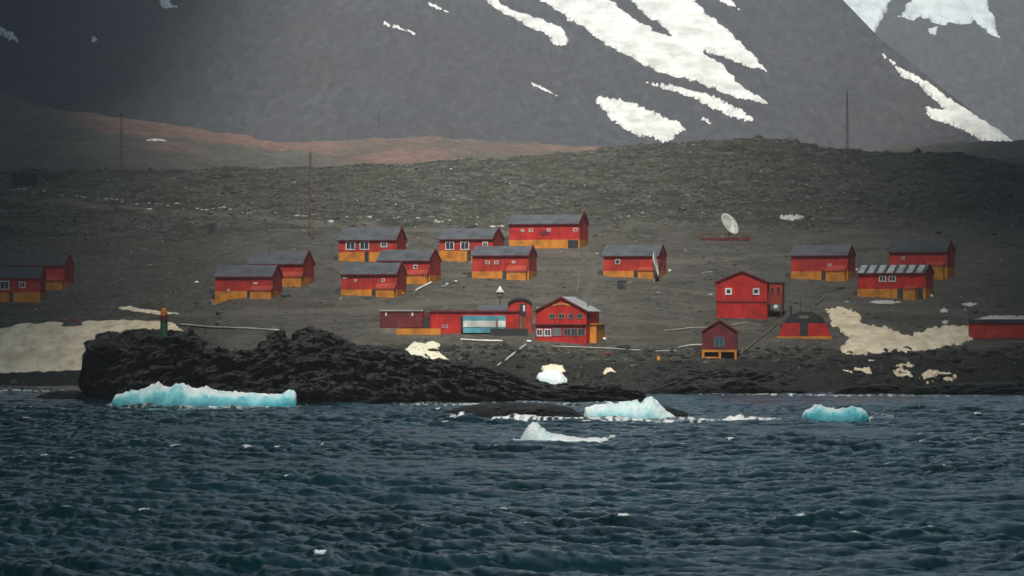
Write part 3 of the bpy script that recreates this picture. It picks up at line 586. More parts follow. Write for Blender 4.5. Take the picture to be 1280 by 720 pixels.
# ------------------------------------------------------------------ buildings
def window(parent, x0, x1, z0, z1, y=0.0, glass='glass', frame='white', cross=True, fw=0.16, face='front'):
    """framed window on the plane y (outside is -y) or, face='side', on the plane x = y (outside is +x)"""
    m = MB(); t_ = fw
    mk = (lambda a0, a1, b0, b1, d0, d1: m.box(a0, a1, y-d1, y-d0, b0, b1)) if face == 'front' else (lambda a0, a1, b0, b1, d0, d1: m.box(y+d0, y+d1, a0, a1, b0, b1))
    mk(x0, x1, z0, z0+t_, 0.0, 0.09); mk(x0, x1, z1-t_, z1, 0.0, 0.09); mk(x0, x0+t_, z0+t_, z1-t_, 0.0, 0.085); mk(x1-t_, x1, z0+t_, z1-t_, 0.0, 0.085)
    if cross:
        c = (x0+x1)/2; mk(c-0.05, c+0.05, z0+t_, z1-t_, 0.0, 0.07)
    f = m.build('window', M[frame], parent)
    m = MB()
    if face == 'front': m.box(x0+t_*.6, x1-t_*.6, y-0.04, y+0.02, z0+t_*.6, z1-t_*.6)
    else: m.box(y-0.02, y+0.04, x0+t_*.6, x1-t_*.6, z0+t_*.6, z1-t_*.6)
    m.build('pane', M[glass], f); return f
class Frame:                               # local frame of a building seen in the picture; keeps pixel-to-metre maths for its front
    def __init__(s, pl, pc, pr, base, D):
        p = gpt(pc, base); Y = p.y; s.Y = Y; s.sc = Y/F; s.base = base; s.pc = pc
        a = math.asin(min(0.8, max(0.0, (pr-pc)*s.sc/D))); th = math.atan((pc-640)/F); s.a = a; s.rz = -(a+th)
        s.L = (pc-pl)*s.sc/math.cos(a); s.D = D; s.z0 = CAMH-(base-HR)*s.sc; s.corner = Vector(((pc-640)*s.sc, Y, s.z0))
    def x(s, px): return (px-s.pc)*s.sc/math.cos(s.a)      # local x, 0 at the right front corner
    def z(s, row): return (s.base-row)*s.sc
def gabled(name, label, pl, pc, pr, base, skirt, eave, apex, D=6.8, wall='red', skirtm='ochre', roof='roof', porch=None, door=None, wins=(), group=None, stripes=0, parapet=0.25, chim=None, porchbase=None, gabwin=False, over=0.25):
    fr = Frame(pl, pc, pr, base, D); L = fr.L; ze = fr.z(eave); za = fr.z(apex); zs = fr.z(skirt)
    o = thing(name, fr.corner, fr.rz, label, 'hut', group)
    gd = -2.0
    m = MB(); m.prism([(0, zs), (0, ze), (D/2, za-0.12), (D, ze), (D, zs)], -L, 0, 'x'); m.build('wall', M[wall], o)
    if skirtm: MB().box(-L-0.05, 0.05, -0.05, D+0.05, gd, zs).build('skirting', M[skirtm], o)
    sl = (za-ze)/(D/2); th = 0.10
    m = MB(); m.prism([(-over, ze-over*sl), (D/2, za), (D+over, ze-over*sl), (D+over, ze-over*sl+th), (D/2, za+th), (-over, ze-over*sl+th)], -L-0.35, -0.06, 'x')
    rf = m.build('roof', M[roof], o)
    # painted gable trim (barge board) at the right end
    m = MB(); e = parapet; m.prism([(-over-.05, ze-over*sl-0.12), (D/2, za-0.12), (D+over+.05, ze-over*sl-0.12), (D+over+.05, ze-over*sl+th+e*.5), (D/2, za+th+e), (-over-.05, ze-over*sl+th+e*.5)], -0.055, 0.12, 'x')
    m.build('gable_trim', M['red_dark'] if wall != 'red_dark' else M['red'], o)
    m = MB(); m.box(-L-0.3, -0.07, -over-0.14, -over-0.01, ze-over*sl-0.10, ze-over*sl+0.06); m.build('gutter', M['red_dark'], o)
    if stripes:
        m = MB(); w_ = L/stripes
        for i in range(stripes):
            x0 = -L+i*w_; y0, y1 = -0.15, D/2-0.2
            q = lambda xx, yy, dz: (xx, yy, ze+sl*yy+th+dz)
            sh = 0.5
            lo = [q(x0, y0, 0.0), q(x0+w_*.62, y0, 0.0), q(x0+w_*.62, y1, 0.0), q(x0, y1, 0.0)]; hi = [(p[0], p[1], p[2]+0.05) for p in lo]
            vv = [m.bm.verts.new(p) for p in lo+hi]
            for f in ((3,2,1,0),(4,5,6,7),(0,1,5,4),(1,2,6,5),(2,3,7,6),(3,0,4,7)): m.bm.faces.new([vv[i2] for i2 in f])
        s = m.build('snow_stripes', M['roof_pale'], rf)
    if porch:
        a, b, ptop, pmid = porch; x0, x1 = fr.x(a), fr.x(b); zt, zm = fr.z(ptop), fr.z(pmid); pd = 1.3
        MB().box(x0, x1, -pd, -0.06, gd, zm).build('porch', M[skirtm or 'ochre'], o)
        m = MB(); m.prism([(-pd-.1, zm+0.004), (-0.06, zm+0.004), (-0.06, zt), (-pd-.1, zm+0.25)], x0-0.1, x1+0.1, 'x'); m.build('porch_roof', M['red_warm'], o)
    if door:
        for a, b in ([door] if not isinstance(door, list) else door):
            x0, x1 = fr.x(a), fr.x(b); zt = zs+0.12
            d = MB().box(x0, x1, -0.16, -0.052, -0.6, zt).build('door', M['door'], o)
            MB().box(x1-0.22, x1-0.12, -0.22, -0.162, zt*0.45, zt*0.52).build('handle', M['steel'], d)
            MB().box(x0-0.1, x1+0.1, -1.1, -0.17, -0.9, -0.02).build('step', M['wood'], o)
    for (a, b, r0, r1) in wins: window(o, fr.x(a), fr.x(b), fr.z(r1), fr.z(r0), 0.0, fw=0.18 if b-a > 6 else 0.13, cross=b-a > 6)
    if skirtm:
        tk = MB().tube((-L-0.85, 1.0, 1.0), (-L-0.85, 2.8, 1.0), 0.62, n=12).build('fuel_tank', M['mast_grey'], o, smooth=False)
        MB().box(-L-1.15, -L-0.55, 1.3, 1.45, -1.5, 0.45).build('cradle', M['wood'], tk); MB().box(-L-1.15, -L-0.55, 2.3, 2.45, -1.5, 0.45).build('cradle', M['wood'], tk)
    if gabwin: window(o, D*.4, D*.6, ze*0.62, ze*0.62+0.9, 0.0, face='side', cross=False, fw=0.1)
    if chim:
        x0 = fr.x(chim); c = MB().tube((x0, D*0.32, za-1.2), (x0, D*0.32, za+0.45), 0.13).build('chimney', M['steel'], rf)
    return o, fr
G = 'red huts with grey roofs and ochre bases'
gabled('red_hut', 'dim red hut with two pale windows cut by the left edge of the picture', -25, 50, 57, 377.5, 365.6, 347, 334, group=G, wins=[(0,12,351,362),(24,32,352,360)], door=(12,17), roof='roof_dark')
gabled('red_hut', 'dim red hut behind the hut at the left edge', 10, 81, 92.5, 361, 352, 331, 318, group=G, roof='roof_dark', porch=(60,80,346,352))
gabled('red_hut', 'red hut nearest the shore, front one of the left pair', 269, 341, 353, 373, 364, 345, 331.5, group=G, porch=(315,341,357.5,364), door=(309,315), wins=[(284,287,361,364),(317,322,353,355)])
gabled('red_hut', 'red hut behind the front hut of the left pair', 312, 379, 393, 358, 347, 329, 313.5, group=G, porch=(353,379,339.5,347), chim=332)
gabled('red_hut', 'red hut with three white framed windows, back one of its cluster left of the middle', 423, 496, 508, 328, 315, 299, 284, group=G, door=(456,461), wins=[(432,444,301.5,312),(449.5,461.5,301.5,312),(476,484,302,309)], D=7.2)
gabled('red_hut', 'red hut in the middle of the cluster left of centre, with a single window', 472, 537, 551, 355, 344, 325, 312, group=G, porch=(511,536,337,344.5), door=(505,511), wins=[(517,522,331,336)])
gabled('red_hut', 'red hut in front of its cluster left of centre, plank scraps beside it', 426, 496, 508, 371, 362, 342, 328.5, group=G, porch=(472,495,354,362), door=(465,471), wins=[(429,433,345,348),(443,446,349,352),(477,481,348,352)])
gabled('red_hut', 'red hut with white framed windows in front of the long hall', 549, 616, 630, 328.5, 313, 298, 285, group=G, door=(584,589), wins=[(556.5,567.5,301.5,312),(575.5,586.5,301.5,312),(603,610,302,309)], D=7.2)
gabled('red_hut', 'red hut in the centre, below the long hall', 590, 661, 671, 350, 339, 318.5, 307.5, group=G, porch=(635,659,332,340), door=(628,634), wins=[(607,612,326,330),(618,623,326,330),(640,644,326,329)], chim=605)
gabled('long_hall', 'longest red hut, highest on the slope, with dark garage opening at its right end', 636, 724.5, 735.5, 311, 299.5, 279, 268, D=7.5, group=G, wall='red_vivid', door=None, wins=[(651,655,286,289),(661,666,285.5,289),(684,688,285.5,289),(717,722,285,289)], parapet=0.9)
o = C.objects[-1]
gabled('red_hut', 'red hut with a white dish standing before its right corner', 754, 824, 833, 348, 338.5, 319, 306.5, group=G, door=(792,798), porch=(799,822,334,339), wins=[(769,775,324,330)], chim=760)
gabled('red_hut', 'red hut with grey roof right of the big dish, left of the striped roof', 989, 1060, 1069, 351, 339, 318.5, 306.5, group=G, porch=(1034,1058,332,339.5), door=(1027,1033), wins=[(1035,1039,329.5,332.5)])
gabled('red_hut', 'dim red hut behind the hut with the striped roof', 1112, 1184, 1193.5, 349, 334, 314, 301, group=G, porch=(1160,1181,327,333), wins=[(1127,1131,320,324)], roof='roof_dark')
gabled('red_hut', 'red hut whose dark roof carries slanting white snow stripes', 1072, 1157, 1167, 374.5, 361, 341, 331, group=G, wall='red_vivid', roof='roof_dark', stripes=7, door=[(1122,1130),(1147,1154)], porch=(1131,1146,357,362), wins=[(1099,1108,344.5,352),(1111,1120,344.5,352)])
# the hall's garage opening and round emblem
hall = [ob for ob in C.objects if ob.name == 'long_hall'][0]
fr = Frame(636, 724.5, 735.5, 311, 7.5)
d = MB().box(fr.x(710), fr.x(723), -0.12, -0.052, -0.5, fr.z(300)).build('garage_door', M['door'], hall)
MB().box(fr.x(716), fr.x(717.5), -0.2, -0.122, 0.5, 0.7).build('handle', M['steel'], d)
m = MB(); cx, cz = fr.x(680), fr.z(291); m.prism([(cx+1.1*math.cos(q/16*6.283), cz+0.55*math.sin(q/16*6.283)) for q in range(16)], -0.06, -0.003, 'y'); m.build('emblem', M['red_dark'], hall)

def front_gable(name, label, pl, pc, pr, apx, base, bottom, eave, apex, D, wall='red_vivid', roof='roof_dark', group=None, cat='house', over=0.35, foot=-2.0, trim='red_dark'):
    """gable end faces the viewer; apx = column of the apex"""
    p = gpt(pc, base); a = math.asin(min(0.8, (pr-pc)*p.y/F/D)); fr = Frame(pl, pc, pr, base, D); L = fr.L
    o = thing(name, fr.corner, fr.rz, label, cat, group)
    ze, za, xa = fr.z(eave), fr.z(apex), fr.x(apx); zb = fr.z(bottom) if bottom != base else foot
    MB().prism([(-L, zb), (0, zb), (0, ze), (xa, za-0.1), (-L, ze)], 0, D, 'y').build('wall', M[wall], o)
    s1 = (za-ze)/(xa+L); s2 = (za-ze)/(-xa); th = 0.12
    rf = MB().prism([(-L-over, ze-over*s1), (xa, za), (over, ze-over*s2), (over, ze-over*s2+th), (xa, za+th), (-L-over, ze-over*s1+th)], -0.2, D+0.3, 'y').build('roof', M[roof], o)
    MB().prism([(-L-over-.04, ze-over*s1-.14), (xa, za-.14), (over+.04, ze-over*s2-.14), (over+.04, ze-over*s2+th+.03), (xa, za+th+.03), (-L-over-.04, ze-over*s1+th+.03)], -0.3, -0.203, 'y').build('barge_board', M[trim], o)
    return o, fr, rf
# main two-storey house by the shore
o, fr, rf = front_gable('gabled_house', 'big two storey red house with a pale roof, gable to the shore', 669, 733, 749, 702, 431, 431, 388.5, 371.5, 8.0, roof='roof_pale')
MB().box(-fr.L-0.12, 0.12, -0.35, -0.003, fr.z(406.5), fr.z(405)).build('cornice', M['red_dark'], o)
for a, b in ((686,694),(698,706),(710,717),(721,729)): window(o, fr.x(a), fr.x(b), fr.z(398.5), fr.z(392), 0.0, frame='wood', fw=0.14)
for a, b in ((670,678.5),(680,689)): window(o, fr.x(a), fr.x(b), fr.z(420.5), fr.z(411), 0.0, fw=0.2)
MB().box(fr.x(690.5), fr.x(702), -0.1, -0.003, fr.z(420), fr.z(410)).build('shutter', M['steel'], o)
for a, b in ((705,713.5),(714,722),(722.5,731)): window(o, fr.x(a), fr.x(b), fr.z(419.5), fr.z(410.5), 0.0, frame='steel', fw=0.13)
for px_ in (669.6, 703.2, 732.6): MB().box(fr.x(px_)-0.12, fr.x(px_)+0.12, -0.14, -0.004, -1.6, fr.z(406.6)).build('post', M['red'], o)
m = MB(); random.seed(5); x = fr.x(690.5)
for i in range(9):
    w_ = 0.22+0.1*(i % 2); hz = fr.z(382.5-1.6*math.sin(i/8*math.pi)); m.box(x, x+w_, -0.05, -0.003, hz, hz+0.28); x += w_+0.10
m.build('lettering', M['yellow'], o)
MB().box(0.004, 1.15, 2.2, 7.6, -1.6, fr.z(406)).build('porch', M['ochre'], o)
MB().prism([(0.06, fr.z(406)+.004), (1.3, fr.z(406)+.004), (1.3, fr.z(406)+.15), (0.06, fr.z(404.5))], 2.0, 7.8, 'y').build('porch_roof', M['ochre'], o)
window(o, 0.6, 1.8, fr.z(398), fr.z(392.5), 0.0, face='side', frame='red_dark')
MB().tube((fr.x(724), 5.5, fr.z(384)), (fr.x(724), 5.5, fr.z(374)), 0.16).build('chimney', M['steel'], rf)

o, fr, rf = front_gable('gabled_house', 'tall bright red house with two small square windows in its gable end', 895, 959, 963, 927.5, 399, 399, 352, 339, 8.0)
MB().box(-fr.L-0.05, 0.05, -0.10, -0.003, fr.z(378), fr.z(376.6)).build('cornice', M['red_dark'], o)
for a, b in ((906.5,915),(941,949.5)): window(o, fr.x(a), fr.x(b), fr.z(368.5), fr.z(360), 0.0, fw=0.28, cross=False)
an = MB().box(0.03, 2.7, 1.0, 6.5, fr.z(380), fr.z(354)).build('annex', M['red_warm'], o)
window(an, 0.5, 1.15, fr.z(368), fr.z(359), 1.0, frame='red', fw=0.1, cross=False); window(an, 1.6, 2.3, fr.z(368), fr.z(359), 1.0, frame='red', fw=0.1, cross=False)
MB().prism([(0.0, fr.z(353.5)), (2.9, fr.z(354)+0.01), (2.9, fr.z(353.4)+.02), (0.0, fr.z(352.6))], 0.8, 6.7, 'y').build('annex_roof', M['roof_dark'], o)
for yy in (1.15, 6.2):
    MB().box(2.4, 2.6, yy, yy+0.2, -1.5, fr.z(380)-.003).build('post', M['red_dark'], o)
MB().tube((fr.x(917), 3, fr.z(345)), (fr.x(917), 3, fr.z(329)), 0.07).build('flue', M['mast_red'], rf)

# cabin on ochre stilts
o, fr, rf = front_gable('stilt_cabin', 'small dark red cabin with a blue window, raised on ochre stilts above the bluff', 877.5, 921, 922, 899.5, 449, 437, 414, 400, 5.0, wall='red_dark', trim='red_dark')
window(o, fr.x(893), fr.x(905.5), fr.z(433.5), fr.z(421), 0.0, frame='steel', glass='glass_blue', fw=0.13)
L = fr.L; zt = fr.z(437)
MB().box(-L, 0, 0.02, 4.98, zt-0.42, zt-0.003).build('floor_beam', M['ochre'], o)
for x0 in (-L, -L*.52, -0.42):
    for yy in (0.0, 4.5): MB().box(x0, x0+0.4, yy+.03, yy+0.4, -2.2 if yy < 1 else -1.0, zt-0.424).build('stilt', M['ochre'], o)
MB().box(-L+0.42, -L*.52-.01, 0.06, 0.3, fr.z(448), fr.z(446)).build('cross_beam', M['ochre'], o)
MB().box(-L+0.3, -0.3, 1.6, 4.4, -1.6, zt-0.43).build('underfloor_shade', M['door'], o)  # dark block drawn for the shade in the openings under the cabin

# arched black hut
p = gpt(1006, 423); sc = p.y/F; th = math.atan((1006-640)/F)
o = thing('arched_hut', Vector(((1006-640)*sc, p.y, row2z(423, p.y))), -th, 'low arched black hut with red front panels and a dark door', 'hut')
zz = lambda r: (423-r)*sc; xx = lambda q: (q-1006)*sc
arch = [(xx(1006+26*math.cos(q)), zz(405)+(zz(389.5)-zz(405))*math.sin(q)) for q in np.linspace(0, math.pi, 21)]
MB().prism([(xx(1036.5), -1.5), (xx(1036.5), zz(405))]+arch+[(xx(975.5), zz(405)), (xx(975.5), -1.5)], 0.35, 9.0, 'y').build('shell', M['roof_dark'], o, smooth=False)
inner = [(xx(1006+25*math.cos(q)), zz(405)+(zz(390.3)-zz(405))*math.sin(q)) for q in np.linspace(0, math.pi, 21)]
MB().prism(inner, 0.2, 0.345, 'y').build('gable_panel', M['black'], o)
MB().prism([(xx(974), zz(420)), (xx(1000), zz(420)), (xx(1000), zz(404)), (xx(979), zz(404))], 0.0, 0.195, 'y').build('front_panel', M['red_vivid'], o)
MB().prism([(xx(1010), zz(420)), (xx(1038.5), zz(420)), (xx(1032), zz(404)), (xx(1010), zz(404))], 0.0, 0.195, 'y').build('front_panel', M['red_vivid'], o)
dd = MB().box(xx(1000.2), xx(1009.8), -0.05, 0.19, zz(421), zz(399)).build('door', M['door'], o)
MB().box(xx(1008.4), xx(1009.2), -0.12, -0.053, zz(411), zz(410)).build('handle', M['steel'], dd)
MB().box(xx(971), xx(1040), -0.15, 0.33, -1.4, zz(420.2)).build('skirting', M['ochre'], o)
MB().box(xx(999), xx(1011), 0.12, 0.198, zz(398), zz(394.5)).build('sign', M['wood'], o)
MB().tube((xx(988.5), 3, zz(400)), (xx(988.5), 3, zz(382)), 0.2).build('chimney', M['black'], o)
MB().tube((xx(1000.5), 4, zz(396)), (xx(1000.5), 4, zz(372)), 0.05).build('antenna', M['black'], o)

# long low building with the painted flag panel
G2 = None
p = gpt(538, 417); Yl = p.y; sc = Yl/F; z_ = lambda r: row2z(r, Yl)-row2z(417, Yl); x_ = lambda q: (q-538)*sc
o = thing('long_low_building', Vector(((538-640)*sc, Yl, row2z(417, Yl))), 0, 'long low flat roofed red building with a pale blue and white painted panel', 'building')
MB().box(x_(474.6), x_(528), 0.0, 6, z_(409.5), z_(389)).build('wing', M['red_dark'], o)
MB().box(x_(474), x_(529), -0.2, 6.2, z_(389)+.003, z_(387.2)).build('wing_roof', M['roof_pale'], o)
MB().box(x_(475), x_(497), 0.05, 5.9, -1.0+z_(412), z_(409.6)).build('wing_base', M['wood'], o)
MB().box(x_(496), x_(551), -1.2, -0.06, -1.6, z_(410.5)).build('retaining_wall', M['ochre'], o)
MB().box(x_(528.1), x_(537.9), 0.6, 5.5, -1.0, z_(390)).build('entrance', M['red_dark'], o)
dd = MB().box(x_(529), x_(537), 0.45, 0.597, z_(410.3), z_(397)).build('door', M['door'], o)
MB().box(x_(535.5), x_(536.3), 0.38, 0.447, z_(405), z_(404)).build('handle', M['steel'], dd)
MB().box(x_(538.2), x_(649), 0.0, 6.5, -1.6, z_(390.2)).build('wall', M['red_vivid'], o)
MB().box(x_(537.6), x_(649.4), -0.25, 6.7, z_(390.1), z_(388.2)).build('roof', M['red_dark'], o)
for (a, r0, r1) in ((482.5,391,395),(515.5,391,395)):
    MB().box(x_(a-1), x_(a+1), -0.14, -0.003, z_(r1), z_(r0)).build('wall_lamp', M['white'], o)
for a in (554, 558.5): window(o, x_(a-1.3), x_(a+1.3), z_(410), z_(406), 0.0, fw=0.07, cross=False)
fp = MB().box(x_(579), x_(632), -1.0, -0.2, z_(416), z_(394.5)).build('painted_panel', M['cyan'], o)
MB().box(x_(579), x_(632), -1.06, -1.003, z_(408.6), z_(401)).build('white_band', M['white'], fp)
MB().box(x_(619.5), x_(622.5), -1.12, -1.063, z_(410), z_(397)).build('band_post', M['wood'], fp)
MB().box(x_(576), x_(578.8), -0.9, -0.003, z_(411), z_(396)).build('dark_block', M['door'], o)  # narrow dark block left of the painted panel
MB().box(x_(613), x_(660), -2.2, -1.3, -2.2, z_(410.5)).build('plinth', M['black'], o)
tag(MB().box((598-640)*sc, (648-640)*sc, Yl+6.9, Yl+12, row2z(400, Yl), row2z(389, Yl+7)).prism([(Yl+6.5, row2z(389, Yl+6.5)), (Yl+12.4, row2z(381, Yl+12.4)), (Yl+12.6, row2z(384, Yl+12.4))], (597-640)*sc, (649-640)*sc, 'x').build('lean_to_shed', M['roof']), 'grey roofed lean-to shed behind the long low building', 'shed')
# arched red hut between the low building and the house
p2 = Vector(((649-640)*sc, Yl+1.5, row2z(418, Yl+1.5)))
o = thing('arched_hut', p2, 0, 'small red hut with an arched dark roof between the low building and the gabled house', 'hut')
sx_ = (Yl+1.5)/F; zz = lambda r: (418-r)*sx_; xx = lambda q: (q-649)*sx_
arc = [(xx(650+15*math.cos(q)), zz(381)+(zz(373)-zz(381))*math.sin(q)) for q in np.linspace(0, math.pi, 15)]
MB().prism([(xx(665), -1.5), (xx(665), zz(381))]+arc[1:-1]+[(xx(635), zz(381)), (xx(635), -1.5)], 0.1, 5.5, 'y').build('wall', M['red'], o)
arc2 = [(xx(650+15.8*math.cos(q)), zz(381)+(zz(371.6)-zz(381))*math.sin(q)) for q in np.linspace(0, math.pi, 15)]
MB().prism(arc2+[(a*0.97+0.03*xx(650), b-0.14) for a, b in arc[::-1]], -0.25, 5.7, 'y').build('roof', M['roof_dark'], o)
dd = MB().box(xx(649.5), xx(658), -0.02, 0.098, zz(395), zz(379.5)).build('door', M['door'], o)
MB().box(xx(653.8), xx(656.2), -0.06, -0.022, zz(389), zz(381.5)).build('pane', M['white'], dd)
MB().box(xx(648.8), xx(652.5), -0.5, 0.096, -1.5, zz(395.3)).build('stair_post', M['wood'], o)
MB().box(xx(653), xx(665.5), -0.8, 0.097, -1.5, zz(396)).build('lower_room', M['red_warm'], o)

# low dark building at the right edge
p = gpt(1212, 424); Yl2 = p.y; sc2 = Yl2/F; x_ = lambda q: (q-1212)*sc2; z_ = lambda r: row2z(r, Yl2)-row2z(424, Yl2)
o = thing('low_building', Vector(((1212-640)*sc2, Yl2, row2z(424, Yl2))), R(-7), 'low dark red building under snow, cut by the right edge', 'building')
MB().box(0, 16, 0, 5.5, z_(423), z_(403.5)).build('wall', M['red'], o)
MB().box(-0.2, 16.2, -0.3, 5.8, z_(403.4), z_(399)).build('roof', M['roof_dark'], o)
MB().box(0.02, 15.9, 0.05, 5.4, -2, z_(423.1)).build('base', M['black'], o)
MB().box(-0.12, -0.005, 0.2, 5.2, z_(423), z_(404)).build('end_trim', M['ochre'], o)
X, Y = np.meshgrid(np.linspace(0.3, 16, 120), np.linspace(1.2, 5.6, 30)); hh = z_(398.9)+0.55*smooth01((X-0.3)/4)*smooth01((Y-1.2)*2)*smooth01((5.6-Y)*2)*(0.9+0.5*fbm(X/1.5, Y/1.5, 3, 7))-0.02
grid_mesh('roof_snow', X, Y, hh, [M['snow']], parent=o)

# ------------------------------------------------------------------ dishes, beacon, masts, lamp, boxes
def dish(label, px, row, dpx, tilt_el, az, post_top, base_row, plat=None, name='satellite_dish', back=0.0):
    p = gpt(px, base_row); p.y -= back; sc = p.y/F; p.x = (px-640)*sc; p.z = row2z(base_row, p.y) if back else p.z
    o = thing(name, p, 0, label, 'satellite dish'); r = dpx*sc/2; zc = (base_row-row)*sc
    MB().tube((0, 0, -0.6), (0, 0, zc), 0.16).build('post', M['cream'], o)
    q = Matrix.Rotation(az, 4, 'Z') @ Matrix.Rotation(-tilt_el, 4, 'X')      # dish axis: local -y turned
    bm = bmesh.new(); n = 28; rings = []
    for side in (0, 1):
        for k in range(0, 7):
            rr_ = r*k/6; d_ = -0.28*r*(k/6)**2+0.06*side
            rings.append([bm.verts.new((rr_*math.cos(2*math.pi*i/n), d_+0.28*r*0.4, rr_*math.sin(2*math.pi*i/n))) for i in range(n)] if k else [bm.verts.new((0, d_+0.28*r*0.4, 0))])
    for s in (0, 7):
        for i in range(n): bm.faces.new([rings[s][0], rings[s+1][i], rings[s+1][(i+1) % n]])
        for k in range(1, 6):
            for i in range(n): bm.faces.new([rings[s+k][i], rings[s+k+1][i], rings[s+k+1][(i+1) % n], rings[s+k][(i+1) % n]])
    for i in range(n): bm.faces.new([rings[6][i], rings[13][i], rings[13][(i+1) % n], rings[6][(i+1) % n]])
    bmesh.ops.transform(bm, matrix=Matrix.Translation((0, -0.25, zc)) @ q, verts=bm.verts)
    m = MB(); m.bm.free(); m.bm = bm; d = m.build('reflector', M['cream'], o, smooth=True)
    f = Matrix.Translation((0, -0.25, zc)) @ q @ Vector((0, -r*0.8, 0)); m = MB()
    for a in (0.5, 2.6, 4.7):
        e = Matrix.Translation((0, -0.25, zc)) @ q @ Vector((r*.9*math.cos(a), -0.15*r, r*.9*math.sin(a))); m.tube(e, f, 0.035)
    m.tube(f, f+Vector((0, 0, 0.2)), 0.12); m.build('feed_horn', M['steel'], d)
    return o, sc
o, sc = dish('large white dish on a dark red platform, high on the slope', 911, 281, 30, R(30), R(50), 0, 300)
m = MB(); m.box(-6.0*sc/.17, 4.9*sc/.17*0.9, -1.6, 1.8, -0.15, 0.35)
for i in range(9): m.box(-5.9+i*1.25, -5.75+i*1.25, -1.7, -1.55, 0.35, 1.15)
m.box(-5.95, 4.3, -1.7, -1.6, 1.05, 1.15); m.build('platform', M['red_dark'], o)
o, sc = dish('tall thin white dish seen edge-on before a red hut', 818, 331, 34, R(11), R(81), 0, 348.5, back=3.0)

zb = 12-(419-400)/4000*484
o = thing('beacon', Vector(((205-640)/F*483, 483, zb-0.4)), 0, 'small beacon with an orange top and dark green shaft on the black headland', 'beacon')
MB().lathe([(0.75, -1.2), (0.7, 0.1), (0.58, 0.25), (0.55, 2.6)], n=14).build('shaft', M['green'], o, smooth=False)
MB().lathe([(0.52, 3.404), (0.50, 4.0), (0.40, 4.3), (0.15, 4.55)], n=14).build('lantern', M['orange'], o)
MB().lathe([(0.68, 2.604), (0.68, 2.72), (0.53, 2.73), (0.52, 3.40)], n=14).build('gallery', M['red_dark'], o)
m = MB()
for i in range(8):
    a = i/8*6.283; m.tube((0.66*math.cos(a), 0.66*math.sin(a), 2.72), (0.66*math.cos(a), 0.66*math.sin(a), 3.3), 0.025, n=5)
m.build('railing', M['mast_red'], o)

def mast(label, px, top, base_row, Y, mat, w=0.55, Z0=None):
    sc = Y/F; X = (px-640)*sc; z0 = float(groundZ(X, Y)); H = row2z(top, Y)-z0
    o = thing('radio_mast', (X, Y, z0), 0, label, 'radio mast'); m = MB(); P3 = [(w*math.cos(a), w*math.sin(a)) for a in (0.4, 2.5, 4.6)]
    for (a, b) in P3: m.tube((a, b, -0.5), (a*.5, b*.5, H), 0.05, n=5)
    m.build('legs', M[mat], o); m = MB(); n = max(4, int(H/1.4))
    for i in range(n):
        f0 = 1-0.5*i/n; f1 = 1-0.5*(i+1)/n
        for k in range(3):
            a = P3[k]; b = P3[(k+1) % 3]; m.tube((a[0]*f0, a[1]*f0, H*i/n), (b[0]*f1, b[1]*f1, H*(i+1)/n), 0.035, n=4)
    m.build('bracing', M[mat], o); MB().tube((0, 0, H), (0, 0, H+1.2), 0.04, n=5).build('antenna', M[mat], o); return o
mast('tall red lattice mast on the left stony ridge below the pink slope', 152, 141, 210, 878, 'mast_red')
mast('tall lattice mast, reddish at the top, rising left of the hut cluster', 388, 190, 298, inv(388, 298), 'mast_red', 0.5)
mast('dark mast on the pink moraine crest under the mountain', 474, 137, 176, 1318, 'mast_grey', 0.7)
mast('tall dark mast on the ridge in front of the mountain, right of centre', 1059, 114, 186, 898, 'mast_grey', 0.45)
def pole(label, px, top, base_row, mat='steel', r=0.05):
    p = gpt(px, base_row); H = (base_row-top)*p.y/F; o = thing('pole', p, 0, label, 'pole')
    MB().tube((0, 0, -0.4), (0, 0, H), r, r*.6, n=6).build('shaft', M[mat], o)
    MB().tube((0, -0.0, H-0.25), (0, 0, H+0.02), r*2.2, n=6).build('cap', M['white'], o); return o
pole('slim pole with a white head between the windowed hut and the long hall', 637, 228, 299)
pole('thin pole on the slope right of the long hall', 731, 232, 285)
pole('short pole with a reddish foot on the slope above the windowed huts', 447, 251, 272, 'mast_red')

p = gpt(625, 384); sc = p.y/F
o = thing('cone_lamp', p, 0, 'post with a white cone top behind the long low building', 'lamp post')
MB().tube((0, 0, -0.5), (0, 0, 12*sc), 0.09).build('post', M['door'], o)
MB().lathe([(0.5, 12*sc), (0.62, 13*sc), (0.62, 18.2*sc)], n=10).build('housing', M['wood'], o)
MB().lathe([(5.4*sc, 18.4*sc), (4.5*sc, 19.8*sc), (0.08, 26*sc)], n=16).build('cone', M['white'], o, smooth=False)

def crate(name, label, cat, px, base_row, wpx, hpx, mat, D=1.6, rz=0.15, lid=True):
    p = gpt(px, base_row); sc = p.y/F; W = wpx*sc/2; H = hpx*sc; o = thing(name, p, rz, label, cat)
    MB().box(-W, W, 0, D, -0.4, H).build('body', M[mat], o, bevel=0.04)
    if lid: MB().box(-W-.08, W+.08, -0.08, D+.08, H+.003, H+0.14).build('lid', M['roof_dark'], o)
    MB().box(-W*.5, W*.1, -0.05, -0.004, H*.2, H*.75).build('door', M['black'], o); return o
crate('storage_tank', 'dark cube shaped tank alone on the slope left of the tall reddish mast', 'tank', 265.5, 292, 11, 13, 'mast_grey')
crate('dark_shed', 'low black shed on the slope at the far left', 'shed', 31, 234, 31, 15, 'black', D=4)
crate('refuse_bin', 'dark upright bin in front of the hut with the dish', 'bin', 778, 362, 9, 11, 'mast_grey', D=1.2)
